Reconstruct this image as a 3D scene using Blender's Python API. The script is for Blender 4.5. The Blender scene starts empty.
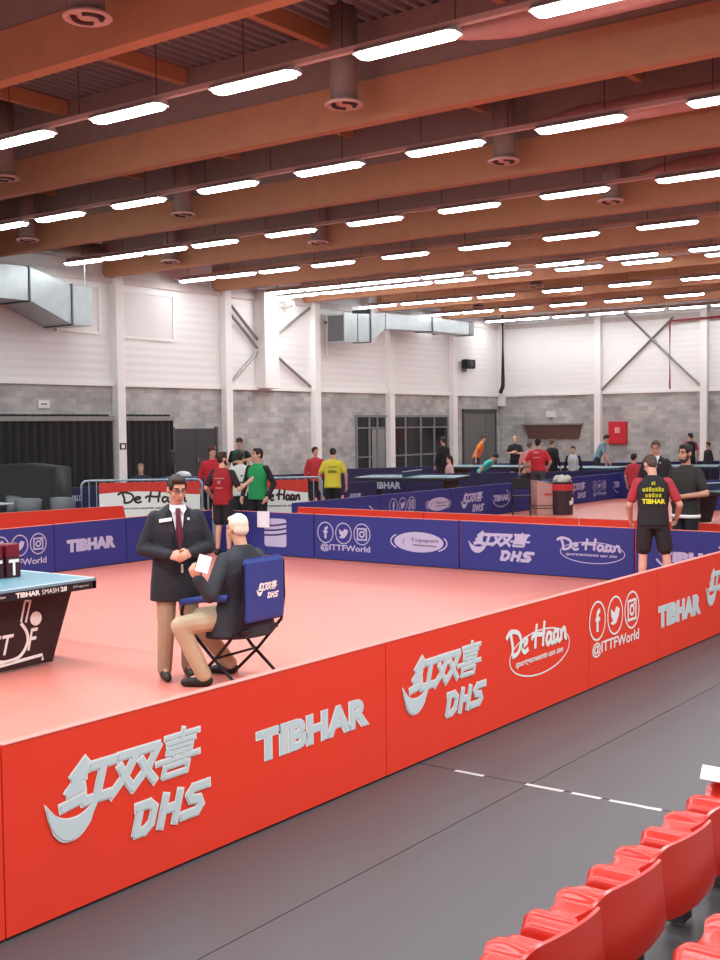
import bpy, bmesh, math, random
from mathutils import Vector, Matrix
random.seed(7)
SC = bpy.context.scene
COL = SC.collection
PI = math.pi

# ------------------------------------------------------------------ camera, world, lights, exposure
cam_d = bpy.data.cameras.new('camera')
cam = bpy.data.objects.new('camera', cam_d)
COL.objects.link(cam)
cam_d.sensor_fit = 'VERTICAL'
cam_d.sensor_height = 36.0
cam_d.lens = 1171.16 / 960 * 36.0
cam_d.clip_end = 300
CR = Matrix(((0.80499, -0.01721, 0.59303), (0.59315, 0.04325, -0.80394), (-0.01181, 0.99892, 0.04502)))
cam.matrix_world = Matrix.Translation((0, 0, 2.08)) @ CR.to_4x4()
SC.camera = cam

world = bpy.data.worlds.new('world')
SC.world = world
world.use_nodes = True
world.node_tree.nodes['Background'].inputs[0].default_value = (0.86, 0.9, 1.0, 1)
world.node_tree.nodes['Background'].inputs[1].default_value = 0.45
LAMP_STRENGTH = 30.0

def area(name, loc, sx, sy, power, color=(0.95, 0.98, 1.0)):
    l = bpy.data.lights.new(name, 'AREA')
    l.shape = 'RECTANGLE'; l.size = sx; l.size_y = sy; l.energy = power; l.color = color
    o = bpy.data.objects.new(name, l); COL.objects.link(o); o.location = loc
    return o
# the lamp rows of the hall that hang above and behind the photographer
for k, yy in enumerate((-2.4, 2.4, 7.3)):
    area('hall_lamp_row', (-9.0, yy, 6.72), 30, 0.3, 1500)
area('hall_lamp_row', (-0.5, 22, 6.72), 0.3, 34, 1500)

SC.view_settings.view_transform = 'Standard'
SC.view_settings.look = 'None'
SC.view_settings.gamma = 1.0
SC.view_settings.use_curve_mapping = False
SC.view_settings.exposure = 0.0

# ------------------------------------------------------------------ helpers
def lin(h):
    h = h.lstrip('#')
    v = [int(h[i:i + 2], 16) / 255 for i in (0, 2, 4)]
    return tuple(c / 12.92 if c <= 0.04045 else ((c + 0.055) / 1.055) ** 2.4 for c in v) + (1,)

MATS = {}
def mat(hexc, rough=0.6, metal=0.0, noise=0.12, scale=6.0, spec=0.4, bump=0.0, alpha=None, emit=0.0):
    key = (hexc, rough, metal, noise, scale, spec, bump, emit)
    if key in MATS: return MATS[key]
    m = bpy.data.materials.new('finish_' + hexc.strip('#'))
    m.use_nodes = True
    nt = m.node_tree; b = nt.nodes['Principled BSDF']
    c = lin(hexc)
    tc = nt.nodes.new('ShaderNodeTexCoord')
    nz = nt.nodes.new('ShaderNodeTexNoise'); nz.inputs['Scale'].default_value = scale; nz.inputs['Detail'].default_value = 3
    nt.links.new(tc.outputs['Object'], nz.inputs['Vector'])
    mx = nt.nodes.new('ShaderNodeMix'); mx.data_type = 'RGBA'
    mx.inputs['A'].default_value = tuple(x * (1 - noise) for x in c[:3]) + (1,)
    mx.inputs['B'].default_value = tuple(min(1, x * (1 + noise)) for x in c[:3]) + (1,)
    nt.links.new(nz.outputs[0], mx.inputs['Factor'])
    nt.links.new(mx.outputs['Result'], b.inputs['Base Color'])
    b.inputs['Roughness'].default_value = rough
    b.inputs['Metallic'].default_value = metal
    b.inputs['Specular IOR Level'].default_value = spec
    if bump:
        bp = nt.nodes.new('ShaderNodeBump'); bp.inputs['Strength'].default_value = bump
        nt.links.new(nz.outputs[0], bp.inputs['Height']); nt.links.new(bp.outputs[0], b.inputs['Normal'])
    if emit:
        b.inputs['Emission Color'].default_value = c; b.inputs['Emission Strength'].default_value = emit
    MATS[key] = m
    return m

def link(name, me, m, parent=None, loc=None):
    o = bpy.data.objects.new(name, me); COL.objects.link(o)
    if m is not None:
        me.materials.clear(); me.materials.append(m)
    if parent is not None: o.parent = parent
    if loc is not None: o.location = loc
    return o

def obj(name, bm, m, parent=None, loc=None, smooth=False):
    me = bpy.data.meshes.new(name)
    bmesh.ops.recalc_face_normals(bm, faces=bm.faces)
    bm.to_mesh(me); bm.free()
    if smooth:
        for p in me.polygons: p.use_smooth = True
    return link(name, me, m, parent, loc)

def tag(o, label, cat, group=None):
    o['label'] = label; o['category'] = cat
    if group: o['group'] = group
    return o

def thing(name, label, cat, loc=(0, 0, 0), rz=0.0, group=None):
    o = bpy.data.objects.new(name, None); COL.objects.link(o)
    o.empty_display_size = 0.1
    o.location = loc; o.rotation_euler = (0, 0, rz)
    return tag(o, label, cat, group)

def struct(name, bm, m, parent=None, smooth=False):
    o = obj(name, bm, m, parent, smooth=smooth)
    o['kind'] = 'structure'
    return o

def dup(root, loc, rz=None, label=None):
    r = root.copy(); COL.objects.link(r); r.location = loc
    if rz is not None: r.rotation_euler = (0, 0, rz)
    if label: r['label'] = label
    for ch in list(root.children):
        c = ch.copy(); COL.objects.link(c); c.parent = r
        for g in list(ch.children):
            d = g.copy(); COL.objects.link(d); d.parent = c
    return r

def box(bm, x0, x1, y0, y1, z0, z1, bevel=0.0, mtx=None):
    r = bmesh.ops.create_cube(bm, size=1.0)
    vs = r['verts']
    for v in vs:
        v.co = Vector(((x0 + x1) / 2 + v.co.x * (x1 - x0), (y0 + y1) / 2 + v.co.y * (y1 - y0), (z0 + z1) / 2 + v.co.z * (z1 - z0)))
    if bevel:
        es = list({e for v in vs for e in v.link_edges})
        g = bmesh.ops.bevel(bm, geom=es, offset=bevel, segments=2, affect='EDGES', profile=0.5)
        vs = list({v for f in g['faces'] for v in f.verts} | {v for v in vs if v.is_valid})
    if mtx is not None:
        for v in vs: v.co = mtx @ v.co
    return bm

def BX(*a, **k):
    return box(bmesh.new(), *a, **k)

def tube(bm, pts, r, seg=8, closed=False, r1=None):
    pts = [Vector(p) for p in pts]
    n = len(pts); rings = []
    for i, p in enumerate(pts):
        if closed: t = pts[(i + 1) % n] - pts[i - 1]
        else: t = pts[min(i + 1, n - 1)] - pts[max(i - 1, 0)]
        t.normalize()
        a = t.cross(Vector((0, 0, 1)))
        if a.length < 1e-3: a = t.cross(Vector((1, 0, 0)))
        a.normalize(); b = t.cross(a)
        rr = r if r1 is None else r + (r1 - r) * i / (n - 1)
        rings.append([bm.verts.new(p + rr * (math.cos(2 * PI * k / seg) * a + math.sin(2 * PI * k / seg) * b)) for k in range(seg)])
    m = n if closed else n - 1
    for i in range(m):
        A, B = rings[i], rings[(i + 1) % n]
        for k in range(seg):
            bm.faces.new((A[k], A[(k + 1) % seg], B[(k + 1) % seg], B[k]))
    if not closed:
        bm.faces.new(rings[0]); bm.faces.new(rings[-1][::-1])
    return bm

def arcpts(c, r, a0, a1, n, ax=(1, 0, 0), ay=(0, 0, 1)):
    ax, ay, c = Vector(ax), Vector(ay), Vector(c)
    return [c + r * (math.cos(a0 + (a1 - a0) * i / n) * ax + math.sin(a0 + (a1 - a0) * i / n) * ay) for i in range(n + 1)]

def prism(bm, poly, y0, y1):
    """polygon in x,z pushed from y0 to y1"""
    a = [bm.verts.new((p[0], y0, p[1])) for p in poly]
    b = [bm.verts.new((p[0], y1, p[1])) for p in poly]
    bm.faces.new(a); bm.faces.new(b[::-1])
    n = len(poly)
    for i in range(n):
        bm.faces.new((a[i], b[i], b[(i + 1) % n], a[(i + 1) % n]))
    return bm

def lathe(bm, prof, seg=24, c=(0, 0, 0)):
    rings = []
    for r, z in prof:
        rings.append([bm.verts.new((c[0] + r * math.cos(2 * PI * k / seg), c[1] + r * math.sin(2 * PI * k / seg), c[2] + z)) for k in range(seg)])
    for A, B in zip(rings, rings[1:]):
        for k in range(seg):
            bm.faces.new((A[k], A[(k + 1) % seg], B[(k + 1) % seg], B[k]))
    bm.faces.new(rings[0][::-1]); bm.faces.new(rings[-1])
    return bm

# ------------------------------------------------------------------ flat print: lettering and logos, in a panel's own x (along) and z (up)
def flat(bm, polys, y):
    for poly in polys:
        try: bm.faces.new([bm.verts.new((p[0], y, p[1])) for p in poly])
        except ValueError: pass

def smooth2(pts, n=6):
    out = []
    P = [pts[0]] + list(pts) + [pts[-1]]
    for i in range(1, len(P) - 2):
        for k in range(n):
            t = k / n
            out.append(tuple(0.5 * ((2 * P[i][j]) + (-P[i - 1][j] + P[i + 1][j]) * t + (2 * P[i - 1][j] - 5 * P[i][j] + 4 * P[i + 1][j] - P[i + 2][j]) * t * t + (-P[i - 1][j] + 3 * P[i][j] - 3 * P[i + 1][j] + P[i + 2][j]) * t ** 3) for j in (0, 1)))
    out.append(tuple(pts[-1]))
    return out

def stroke(bm, pts, w, y, closed=False):
    n = len(pts); L = []; R = []
    for i, p in enumerate(pts):
        if closed: a, b = pts[i - 1], pts[(i + 1) % n]
        else: a, b = pts[max(i - 1, 0)], pts[min(i + 1, n - 1)]
        dx, dz = b[0] - a[0], b[1] - a[1]; l = math.hypot(dx, dz) or 1
        nx, nz = -dz / l * w / 2, dx / l * w / 2
        L.append(bm.verts.new((p[0] + nx, y, p[1] + nz))); R.append(bm.verts.new((p[0] - nx, y, p[1] - nz)))
    for i in range(n if closed else n - 1):
        j = (i + 1) % n
        bm.faces.new((L[i], L[j], R[j], R[i]))

def ellipse(cx, cz, rx, rz, n=40, a0=0, a1=2 * PI):
    return [(cx + rx * math.cos(a0 + (a1 - a0) * i / n), cz + rz * math.sin(a0 + (a1 - a0) * i / n)) for i in range(n + (0 if abs(a1 - a0 - 2 * PI) < 1e-6 else 1))]

TXT = {}
def text_mesh(s, bold=0.0, shear=0.0, space=1.0):
    key = (s, bold, shear, space)
    if key not in TXT:
        c = bpy.data.curves.new('lettering', 'FONT')
        c.body = s; c.offset = bold; c.shear = shear; c.space_character = space; c.resolution_u = 3
        o = bpy.data.objects.new('lettering', c); COL.objects.link(o)
        bpy.context.view_layer.update()
        me = bpy.data.meshes.new_from_object(o.evaluated_get(bpy.context.evaluated_depsgraph_get()))
        vs = [v.co.copy() for v in me.vertices]; fs = [tuple(p.vertices) for p in me.polygons]
        bpy.data.objects.remove(o); bpy.data.curves.remove(c); bpy.data.meshes.remove(me)
        x0 = min(v.x for v in vs); x1 = max(v.x for v in vs); y0 = min(v.y for v in vs); y1 = max(v.y for v in vs)
        TXT[key] = ([((v.x - x0) / (x1 - x0), (v.y - y0) / (y1 - y0)) for v in vs], fs)
    return TXT[key]

def letters(bm, s, x0, z0, w, h, y, bold=0.0, shear=0.0, rise=0.0, space=1.0):
    vs, fs = text_mesh(s, bold, shear, space)
    V = [bm.verts.new((x0 + a * w, y, z0 + b * h + a * rise)) for a, b in vs]
    for f in fs:
        try: bm.faces.new([V[i] for i in f])
        except ValueError: pass

WHITE = mat('#e6e4df', 0.6, noise=0.03)
SILVER = mat('#c6d0d1', 0.5, noise=0.03)
DARKINK = mat('#26242a', 0.6, noise=0.05)
LILAC = mat('#b3aecb', 0.6, noise=0.03)
def part(name, bm, m, parent, label=None):
    me = bpy.data.meshes.new(name); bm.to_mesh(me); bm.free()
    o = link(name, me, m, parent)
    if label: o['label'] = label
    return o

Y1, Y2, Y3 = -0.0022, -0.0040, -0.0060
HAN = [
    [[(0.30, 1.02), (0.10, 0.72), (0.33, 0.72)], [(0.36, 0.86), (0.06, 0.40), (0.36, 0.47)], [(0.0, 0.13), (0.44, 0.22)], [(0.48, 0.86), (1.0, 0.86)], [(0.74, 0.86), (0.74, 0.12)], [(0.46, 0.12), (1.02, 0.12)]],
    [[(0.04, 0.88), (0.46, 0.88), (0.30, 0.45), (0.02, 0.06)], [(0.10, 0.64), (0.28, 0.36), (0.5, 0.08)], [(0.54, 0.88), (0.98, 0.88), (0.82, 0.45), (0.52, 0.06)], [(0.60, 0.64), (0.80, 0.36), (1.04, 0.08)]],
    [[(0.08, 0.96), (0.92, 0.96)], [(0.5, 1.08), (0.5, 0.80)], [(0.16, 0.82), (0.84, 0.82)], [(0.2, 0.70), (0.8, 0.70), (0.8, 0.57), (0.2, 0.57), (0.2, 0.70)], [(0.34, 0.56), (0.38, 0.44)], [(0.66, 0.56), (0.62, 0.44)],
     [(-0.02, 0.42), (1.04, 0.42)], [(0.2, 0.28), (0.8, 0.28), (0.8, 0.06), (0.2, 0.06), (0.2, 0.30)]]]
LAT = [[[(0.05, 0.94), (0.62, 0.94), (0.9, 0.74), (0.88, 0.26), (0.62, 0.06), (0.2, 0.06), (0.2, 0.7)]], [[(0.15, 0.98), (0.15, 0.02)], [(0.85, 0.98), (0.85, 0.02)], [(0.15, 0.52), (0.85, 0.52)]],
       [[(1.05, 0.94), (0.3, 0.94), (0.12, 0.74), (0.28, 0.54), (0.72, 0.48), (0.88, 0.26), (0.72, 0.06), (0.0, 0.06)]]]
def extend(p, e):
    p = [tuple(q) for q in p]
    for i, j in ((0, 1), (-1, -2)):
        dx, dz = p[i][0] - p[j][0], p[i][1] - p[j][1]; l = math.hypot(dx, dz) or 1
        p[i] = (p[i][0] + dx / l * e, p[i][1] + dz / l * e)
    return p
def bars(bm, pts, w, y):
    for k in range(len(pts) - 1):
        stroke(bm, extend([pts[k], pts[k + 1]], w * 0.3), w, y - k * 0.00004)
    return y - len(pts) * 0.00004
def logo_dhs(par, x, z, w, h, big=True, ink=None):
    ink = ink or WHITE
    sx, sz = w / 0.93, h / 0.5
    P = lambda a, b: (x + a * sx, z + b * sz)
    def draw(bm, grow, y0):
        y = y0
        for ci, ch in enumerate(HAN):
            for st in ch:
                wt = (0.034, 0.032, 0.017)[ci] * sx + 2 * grow
                q = [P(0.08 + 0.265 * ci + a * 0.25 + b * 0.06, 0.255 + b * 0.235) for a, b in st]
                y = bars(bm, extend(q, grow * 0.7), wt, y)
        for ci, ch in enumerate(LAT):
            for st in ch:
                q = [P(0.46 + 0.16 * ci + a * 0.13 + b * 0.04, b * 0.16) for a, b in st]
                y = bars(bm, extend(q, grow * 0.7), 0.034 * sx + 2 * grow, y)
        sw = smooth2([P(0.0, 0.33), P(0.03, 0.2), P(0.09, 0.12), P(0.16, 0.115), P(0.23, 0.18), P(0.29, 0.29)], 4)
        sw2 = smooth2([P(0.29, 0.29), P(0.2, 0.23), P(0.13, 0.215), P(0.06, 0.25), P(0.0, 0.33)], 4)
        cx, cz = P(0.13, 0.18)
        flat(bm, [[(a + grow * (1 if a > cx else -1), b + grow * (1 if b > cz else -1)) for a, b in sw + sw2[1:-1]]], y)
    bm = bmesh.new(); draw(bm, 0.0075 * sx if big else 0.004 * sx, Y1)
    part('club_logo', bm, ink, par)
    if big:
        bm = bmesh.new(); draw(bm, 0.0, Y1 - 0.0036)
        part('logo_face', bm, SILVER, par)

def logo_tibhar(par, x, z, w, h, big=True, ink=None, swoosh=False):
    ink = ink or WHITE
    bm = bmesh.new(); letters(bm, 'TIBHAR', x, z, w, h, Y1, bold=0.075, space=1.02)
    if swoosh: stroke(bm, ellipse(x + w / 2, z + h / 2, w * 0.55, h * 1.4, 24, PI * 1.05, PI * 2.3), w * 0.03, Y1)
    part('lettering', bm, ink, par)
    if big:
        bm = bmesh.new(); letters(bm, 'TIBHAR', x + 0.012 * w, z + 0.02 * h, w * 0.976, h * 0.96, Y2, bold=0.035, space=1.02)
        part('lettering_face', bm, SILVER, par)

def de_haan(bm, x, z, w, h, y, wt):
    """handwritten De Haan in strokes; unit box 10 x 4"""
    S = [
        [(0.7, 3.6), (1.0, 1.9), (0.9, 0.9)], [(0.0, 3.2), (0.7, 3.9), (1.9, 3.5), (2.3, 2.3), (1.8, 1.1), (0.9, 0.8)],
        [(2.5, 1.7), (3.2, 2.0), (3.2, 2.5), (2.7, 2.4), (2.5, 1.5), (2.9, 0.9), (3.5, 1.2)],
        [(4.9, 4.0), (4.7, 2.4), (4.6, 0.9)], [(6.2, 4.1), (6.0, 2.4), (5.9, 0.9)], [(4.0, 2.2), (4.5, 2.7), (5.6, 2.5), (6.3, 2.7)],
        [(7.3, 2.2), (6.8, 2.4), (6.5, 1.6), (6.8, 0.9), (7.3, 1.6)], [(7.4, 2.4), (7.3, 1.5), (7.5, 0.9), (7.8, 1.1)],
        [(8.5, 2.2), (8.0, 2.4), (7.8, 1.6), (8.1, 0.9), (8.5, 1.6)], [(8.6, 2.4), (8.5, 1.5), (8.7, 0.9), (9.0, 1.1)],
        [(9.1, 2.4), (9.1, 0.9)], [(9.1, 1.7), (9.5, 2.4), (9.8, 2.1), (9.8, 1.2), (10.1, 0.9)]]
    for q, s in enumerate(S):
        stroke(bm, smooth2([(x + a / 10 * w, z + b / 4 * h) for a, b in s], 5), wt, y - q * 0.0001)

def logo_dehaan(par, x, z, w, h, ink=None):
    ink = ink or WHITE
    bm = bmesh.new()
    stroke(bm, ellipse(x + w * 0.54, z + h * 0.42, w * 0.47, h * 0.42), 0.011, Y1, closed=True)
    de_haan(bm, x + 0.02 * w, z + h * 0.38, w * 0.93, h * 0.6, Y2, 0.034 * w)
    letters(bm, 'sportgemeente aan zee', x + w * 0.15, z + h * 0.24, w * 0.75, h * 0.14, Y2, bold=0.02, shear=0.3)
    part('sponsor_logo', bm, ink, par)

def logo_ittf(par, x, z, w, h, ink=None):
    ink = ink or WHITE
    bm = bmesh.new()
    r = w * 0.15
    for k in range(3):
        cx = x + r + k * (w / 2 - r); cz = z + h - r * 1.05
        stroke(bm, ellipse(cx, cz, r, r * 1.05), 0.016, Y1, closed=True)
        q = r * 0.55
        if k == 0:
            stroke(bm, smooth2([(cx + q * 0.6, cz + q), (cx + q * 0.1, cz + q * 0.8), (cx, cz + q * 0.3), (cx, cz - q * 1.1)], 4), q * 0.5, Y1)
            stroke(bm, [(cx - q * 0.5, cz + q * 0.15), (cx + q * 0.55, cz + q * 0.15)], q * 0.4, Y2)
        elif k == 1:
            flat(bm, [[(cx - q * 1.1, cz + q * 0.8), (cx - q * 0.2, cz + q * 0.3), (cx + q * 0.25, cz + q * 0.85), (cx + q * 0.75, cz + q * 0.75), (cx + q * 1.1, cz + q * 0.5), (cx + q * 0.8, cz - q * 0.2), (cx + q * 0.2, cz - q * 0.85), (cx - q * 0.6, cz - q * 0.95), (cx - q * 1.1, cz - q * 0.7), (cx - q * 0.5, cz - q * 0.5), (cx - q * 0.9, cz - q * 0.1)]], Y1)
        else:
            sq = [(cx - q, cz - q), (cx + q, cz - q), (cx + q, cz + q), (cx - q, cz + q)]
            stroke(bm, sq, q * 0.4, Y1, closed=True)
            stroke(bm, ellipse(cx, cz, q * 0.5, q * 0.5, 14), q * 0.3, Y1, closed=True)
            flat(bm, [[(cx + q * 0.45, cz + q * 0.5), (cx + q * 0.75, cz + q * 0.5), (cx + q * 0.75, cz + q * 0.8), (cx + q * 0.45, cz + q * 0.8)]], Y1)
    letters(bm, '@ITTFWorld', x + w * 0.05, z, w * 0.95, h * 0.27, Y1, bold=0.02)
    part('social_media_print', bm, ink, par)

def logo_topsport(par, x, z, w, h, ink=None):
    ink = ink or LILAC
    bm = bmesh.new()
    flat(bm, [ellipse(x + w / 2, z + h / 2, w * 0.44, h * 0.42)], Y1)
    stroke(bm, ellipse(x + w / 2, z + h / 2, w * 0.5, h * 0.46, 12, PI * 0.8, PI * 1.2), 0.02, Y1)
    stroke(bm, ellipse(x + w / 2, z + h / 2, w * 0.5, h * 0.46, 12, -PI * 0.25, PI * 0.15), 0.02, Y1)
    part('oval_badge', bm, ink, par)
    bm = bmesh.new()
    letters(bm, 'Topsport', x + w * 0.36, z + h * 0.47, w * 0.5, h * 0.2, Y2, bold=0.03)
    stroke(bm, [(x + w * 0.4, z + h * 0.38), (x + w * 0.82, z + h * 0.36)], 0.02, Y2)
    stroke(bm, smooth2([(x + w * 0.26, z + h * 0.62), (x + w * 0.22, z + h * 0.5), (x + w * 0.24, z + h * 0.36)]), 0.012, Y2)
    part('lettering', bm, mat('#6d6a72'), par)

def logo_badge(par, x, z, w, h):
    bm = bmesh.new()
    r = 0.05
    pts = []
    for cx, cz, a in ((x + w - r, z + h - r, 0), (x + r, z + h - r, PI / 2), (x + r, z + r, PI), (x + w - r, z + r, 1.5 * PI)):
        pts += [(cx + r * math.cos(a + k * PI / 12), cz + r * math.sin(a + k * PI / 12)) for k in range(7)]
    flat(bm, [pts], Y1)
    part('badge', bm, LILAC, par)
    bm = bmesh.new()
    for k in range(3):
        zz = z + h * (0.42 + 0.17 * k)
        stroke(bm, smooth2([(x, zz - 0.01), (x + w * 0.5, zz), (x + w, zz + 0.035)]), 0.028, Y2)
    part('badge_stripes', bm, mat('#2c2c58'), par)

def barrier(name, label, p0, p1, h, m, logos=(), group=None, binding='#d67a70', thick=0.04, feet=True, slope=(0, 0)):
    p0 = Vector((p0[0], p0[1], 0)); p1 = Vector((p1[0], p1[1], 0)); d = p1 - p0; L = d.length
    t = thing(name, label, 'barrier', p0, math.atan2(d.y, d.x), group)
    bm = bmesh.new()
    prism(bm, [(0.004, 0.015), (L - 0.004, 0.015), (L - 0.004 - slope[1], h), (0.004 + slope[0], h)], 0, thick)
    obj('cloth_panel', bm, m, t)
    bm = bmesh.new(); box(bm, 0.006 + slope[0], L - 0.006 - slope[1], -0.003, thick + 0.003, h, h + 0.008, bevel=0.003)
    obj('top_binding', bm, mat(binding, 0.6), t)
    bm = bmesh.new(); box(bm, 0.006, L - 0.006, 0.004, thick - 0.004, 0.0, 0.015)
    obj('bottom_rail', bm, mat('#2a1414', 0.6), t)
    if feet:
        for fx in (0.12, L - 0.12):
            bm = bmesh.new(); tube(bm, [(fx, thick + 0.004, 0.05), (fx, thick + 0.03, 0.008), (fx, thick + 0.24, 0.008)], 0.007, 6)
            obj('wire_foot', bm, mat('#9a9a9a', 0.35, 0.8), t)
    for f, a in logos: f(t, *a)
    return t

# ------------------------------------------------------------------ the hall
WX, FY, CLAD = -27.4, 48.3, 3.48          # long wall, far wall, foot of the cladding
BEAM_Y = [10.06 + 4.76 * k for k in range(-2, 8)]
BZ, DECK = 6.7, 8.22

def block_material(axis):
    m = bpy.data.materials.new('concrete_block'); m.use_nodes = True
    nt = m.node_tree; b = nt.nodes['Principled BSDF']
    tc = nt.nodes.new('ShaderNodeTexCoord'); sp = nt.nodes.new('ShaderNodeSeparateXYZ'); cb = nt.nodes.new('ShaderNodeCombineXYZ')
    nt.links.new(tc.outputs['Object'], sp.inputs[0])
    nt.links.new(sp.outputs[axis], cb.inputs[0]); nt.links.new(sp.outputs[2], cb.inputs[1])
    br = nt.nodes.new('ShaderNodeTexBrick')
    br.inputs['Color1'].default_value = lin('#989896'); br.inputs['Color2'].default_value = lin('#b9b9b6'); br.inputs['Mortar'].default_value = lin('#a8a8a5')
    br.inputs['Scale'].default_value = 1.0; br.inputs['Mortar Size'].default_value = 0.008; br.inputs['Bias'].default_value = 0.25
    br.inputs['Brick Width'].default_value = 0.39; br.inputs['Row Height'].default_value = 0.19
    nt.links.new(cb.outputs[0], br.inputs['Vector'])
    nz = nt.nodes.new('ShaderNodeTexNoise'); nz.inputs['Scale'].default_value = 0.9; nz.inputs['Detail'].default_value = 4
    nt.links.new(cb.outputs[0], nz.inputs['Vector'])
    rp = nt.nodes.new('ShaderNodeValToRGB')
    rp.color_ramp.elements[0].color = (0.78, 0.78, 0.78, 1); rp.color_ramp.elements[1].color = (1.1, 1.1, 1.09, 1)
    rp.color_ramp.elements[0].position = 0.35; rp.color_ramp.elements[1].position = 0.65
    nt.links.new(nz.outputs[0], rp.inputs[0])
    mx = nt.nodes.new('ShaderNodeMix'); mx.data_type = 'RGBA'; mx.blend_type = 'MULTIPLY'; mx.inputs['Factor'].default_value = 1
    nt.links.new(br.outputs['Color'], mx.inputs['A']); nt.links.new(rp.outputs[0], mx.inputs['B'])
    nt.links.new(mx.outputs['Result'], b.inputs['Base Color'])
    b.inputs['Roughness'].default_value = 0.9
    bp = nt.nodes.new('ShaderNodeBump'); bp.inputs['Strength'].default_value = 0.3
    nt.links.new(br.outputs['Fac'], bp.inputs['Height']); bp.invert = True
    nt.links.new(bp.outputs[0], b.inputs['Normal'])
    return m

def ribbed(name, hexc, per, dirn, strength=0.4, rough=0.45):
    m = bpy.data.materials.new(name); m.use_nodes = True
    nt = m.node_tree; b = nt.nodes['Principled BSDF']
    tc = nt.nodes.new('ShaderNodeTexCoord')
    wv = nt.nodes.new('ShaderNodeTexWave'); wv.bands_direction = dirn; wv.inputs['Scale'].default_value = 0.314 / per
    wv.wave_profile = 'SIN'
    nt.links.new(tc.outputs['Object'], wv.inputs['Vector'])
    bp = nt.nodes.new('ShaderNodeBump'); bp.inputs['Strength'].default_value = strength; bp.inputs['Distance'].default_value = 0.02
    nt.links.new(wv.outputs['Fac'], bp.inputs['Height']); nt.links.new(bp.outputs[0], b.inputs['Normal'])
    b.inputs['Base Color'].default_value = lin(hexc); b.inputs['Roughness'].default_value = rough
    return m

CLADM = ribbed('wall_cladding', '#e9e8e6', 0.24, 'Z', 0.25)
STEEL = mat('#eeedea', 0.45, noise=0.03)
GALV = mat('#a9b0b2', 0.35, 0.75, noise=0.2, scale=3)
WOOD = mat('#c48a66', 0.6, noise=0.12, scale=3.0)
DARK = mat('#262528', 0.85, noise=0.2)

# floors
def floor_material(hexc, rough, nz_amt=0.06, spec=0.4):
    return mat(hexc, rough, noise=nz_amt, scale=0.8, spec=spec)
struct('floor', BX(-30, 12, -8, 52, -0.12, -0.004), mat('#4a4648', 0.6))
COURT = mat('#d47b6d', 0.42, noise=0.04, scale=0.5, spec=0.5)
struct('floor', BX(-13.95, -3.985, -6, 14.62, -0.004, 0.0), COURT).name = 'floor_court'
struct('floor', BX(-13.8, 2, 15.36, 34, -0.004, 0.0), COURT).name = 'floor_next_court'
struct('floor', BX(-26, -14.3, 20, 47, -0.004, 0.0), mat('#c96a5c', 0.5, noise=0.05)).name = 'floor_far_court'
MATG = mat('#464547', 0.42, noise=0.05, scale=1.2, spec=0.5)
k = 0
for x0, x1 in ((-3.98, -3.206), (-3.198, -1.15)):
    for y0, y1 in ((-2.0, 5.955), (5.965, 16.0)):
        k += 1
        struct('floor', BX(x0, x1, y0, y1, -0.004, 0.001 + 0.0005 * k), MATG).name = 'floor_mat'
bm = bmesh.new()
for x0, x1 in ((-3.22, -2.98), (-2.93, -2.75), (-2.7, -2.4), (-3.7, -3.5)):
    box(bm, x0, x1, 5.93, 5.965, 0.003, 0.0042)
struct('trim_tape', bm, mat('#c8c6c4', 0.15, 0.3))
struct('floor', BX(-1.15, 1.5, -2, 16, -0.004, 0.02), mat('#6d635f', 0.7)).name = 'floor_stand'

# walls
struct('wall_left', BX(WX - 0.3, WX, -4, FY + 0.3, 0, CLAD), block_material(1))
struct('wall_far', BX(WX, 8, FY, FY + 0.3, 0, CLAD), block_material(0))
struct('wall_left_cladding', BX(WX - 0.28, WX + 0.02, -4, FY + 0.3, CLAD, DECK + 0.1), CLADM)
struct('wall_far_cladding', BX(WX, 8, FY - 0.02, FY + 0.28, CLAD, DECK + 0.1), CLADM)
n = 0
def trim(bm, m):
    global n
    n += 1
    o = struct('trim_%d' % n, bm, m); return o
trim(BX(WX, WX + 0.09, -4, FY, CLAD - 0.06, CLAD + 0.09), STEEL)
trim(BX(WX, 8, FY - 0.09, FY, CLAD - 0.06, CLAD + 0.09), STEEL)
trim(BX(WX, 8, FY - 0.1, FY, 6.55, 6.75), mat('#c9bfba', 0.5))
trim(BX(WX, WX + 0.1, -4, FY, 6.55, 6.78), mat('#d9d2ce', 0.5))
COLS = [24.58 + 4.84 * k for k in range(-2, 5)]
for i, y in enumerate(COLS):
    w = 0.16
    trim(BX(WX, WX + 0.26, y - w, y + w, 0, 7.3, bevel=0.01), STEEL).name = 'wall_column'
for x in (WX + 0.16, -22.35, -17.55, -12.7):
    trim(BX(x - 0.15, x + 0.15, FY - 0.26, FY, 0 if x > WX + 1 else CLAD - 0.5, 7.3, bevel=0.01), STEEL).name = 'wall_column'
# wide post with the crossed braces of the long wall
trim(BX(WX, WX + 0.5, 31.0, 31.75, CLAD, 6.9, bevel=0.02), STEEL).name = 'wall_post'
def brace(p, q, r=0.05, m=None):
    bm = bmesh.new(); tube(bm, [p, q], r, 6)
    trim(bm, m or mat('#8f8a88', 0.4, 0.4)).name = 'wall_brace'
bx = WX + 0.14
brace((bx, 29.6, 6.35), (bx, 31.3, 4.95)); brace((bx, 29.55, 6.05), (bx, 31.3, 4.65))
brace((bx, 29.6, 3.62), (bx, 31.3, 5.0)); brace((bx, 31.4, 5.05), (bx, 33.95, 6.5)); brace((bx, 31.4, 5.0), (bx, 33.95, 3.6))
brace((-22.2, FY - 0.12, 3.62), (-18.9, FY - 0.12, 6.6)); brace((-21.1, FY - 0.14, 6.9), (-17.7, FY - 0.14, 3.65))
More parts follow.
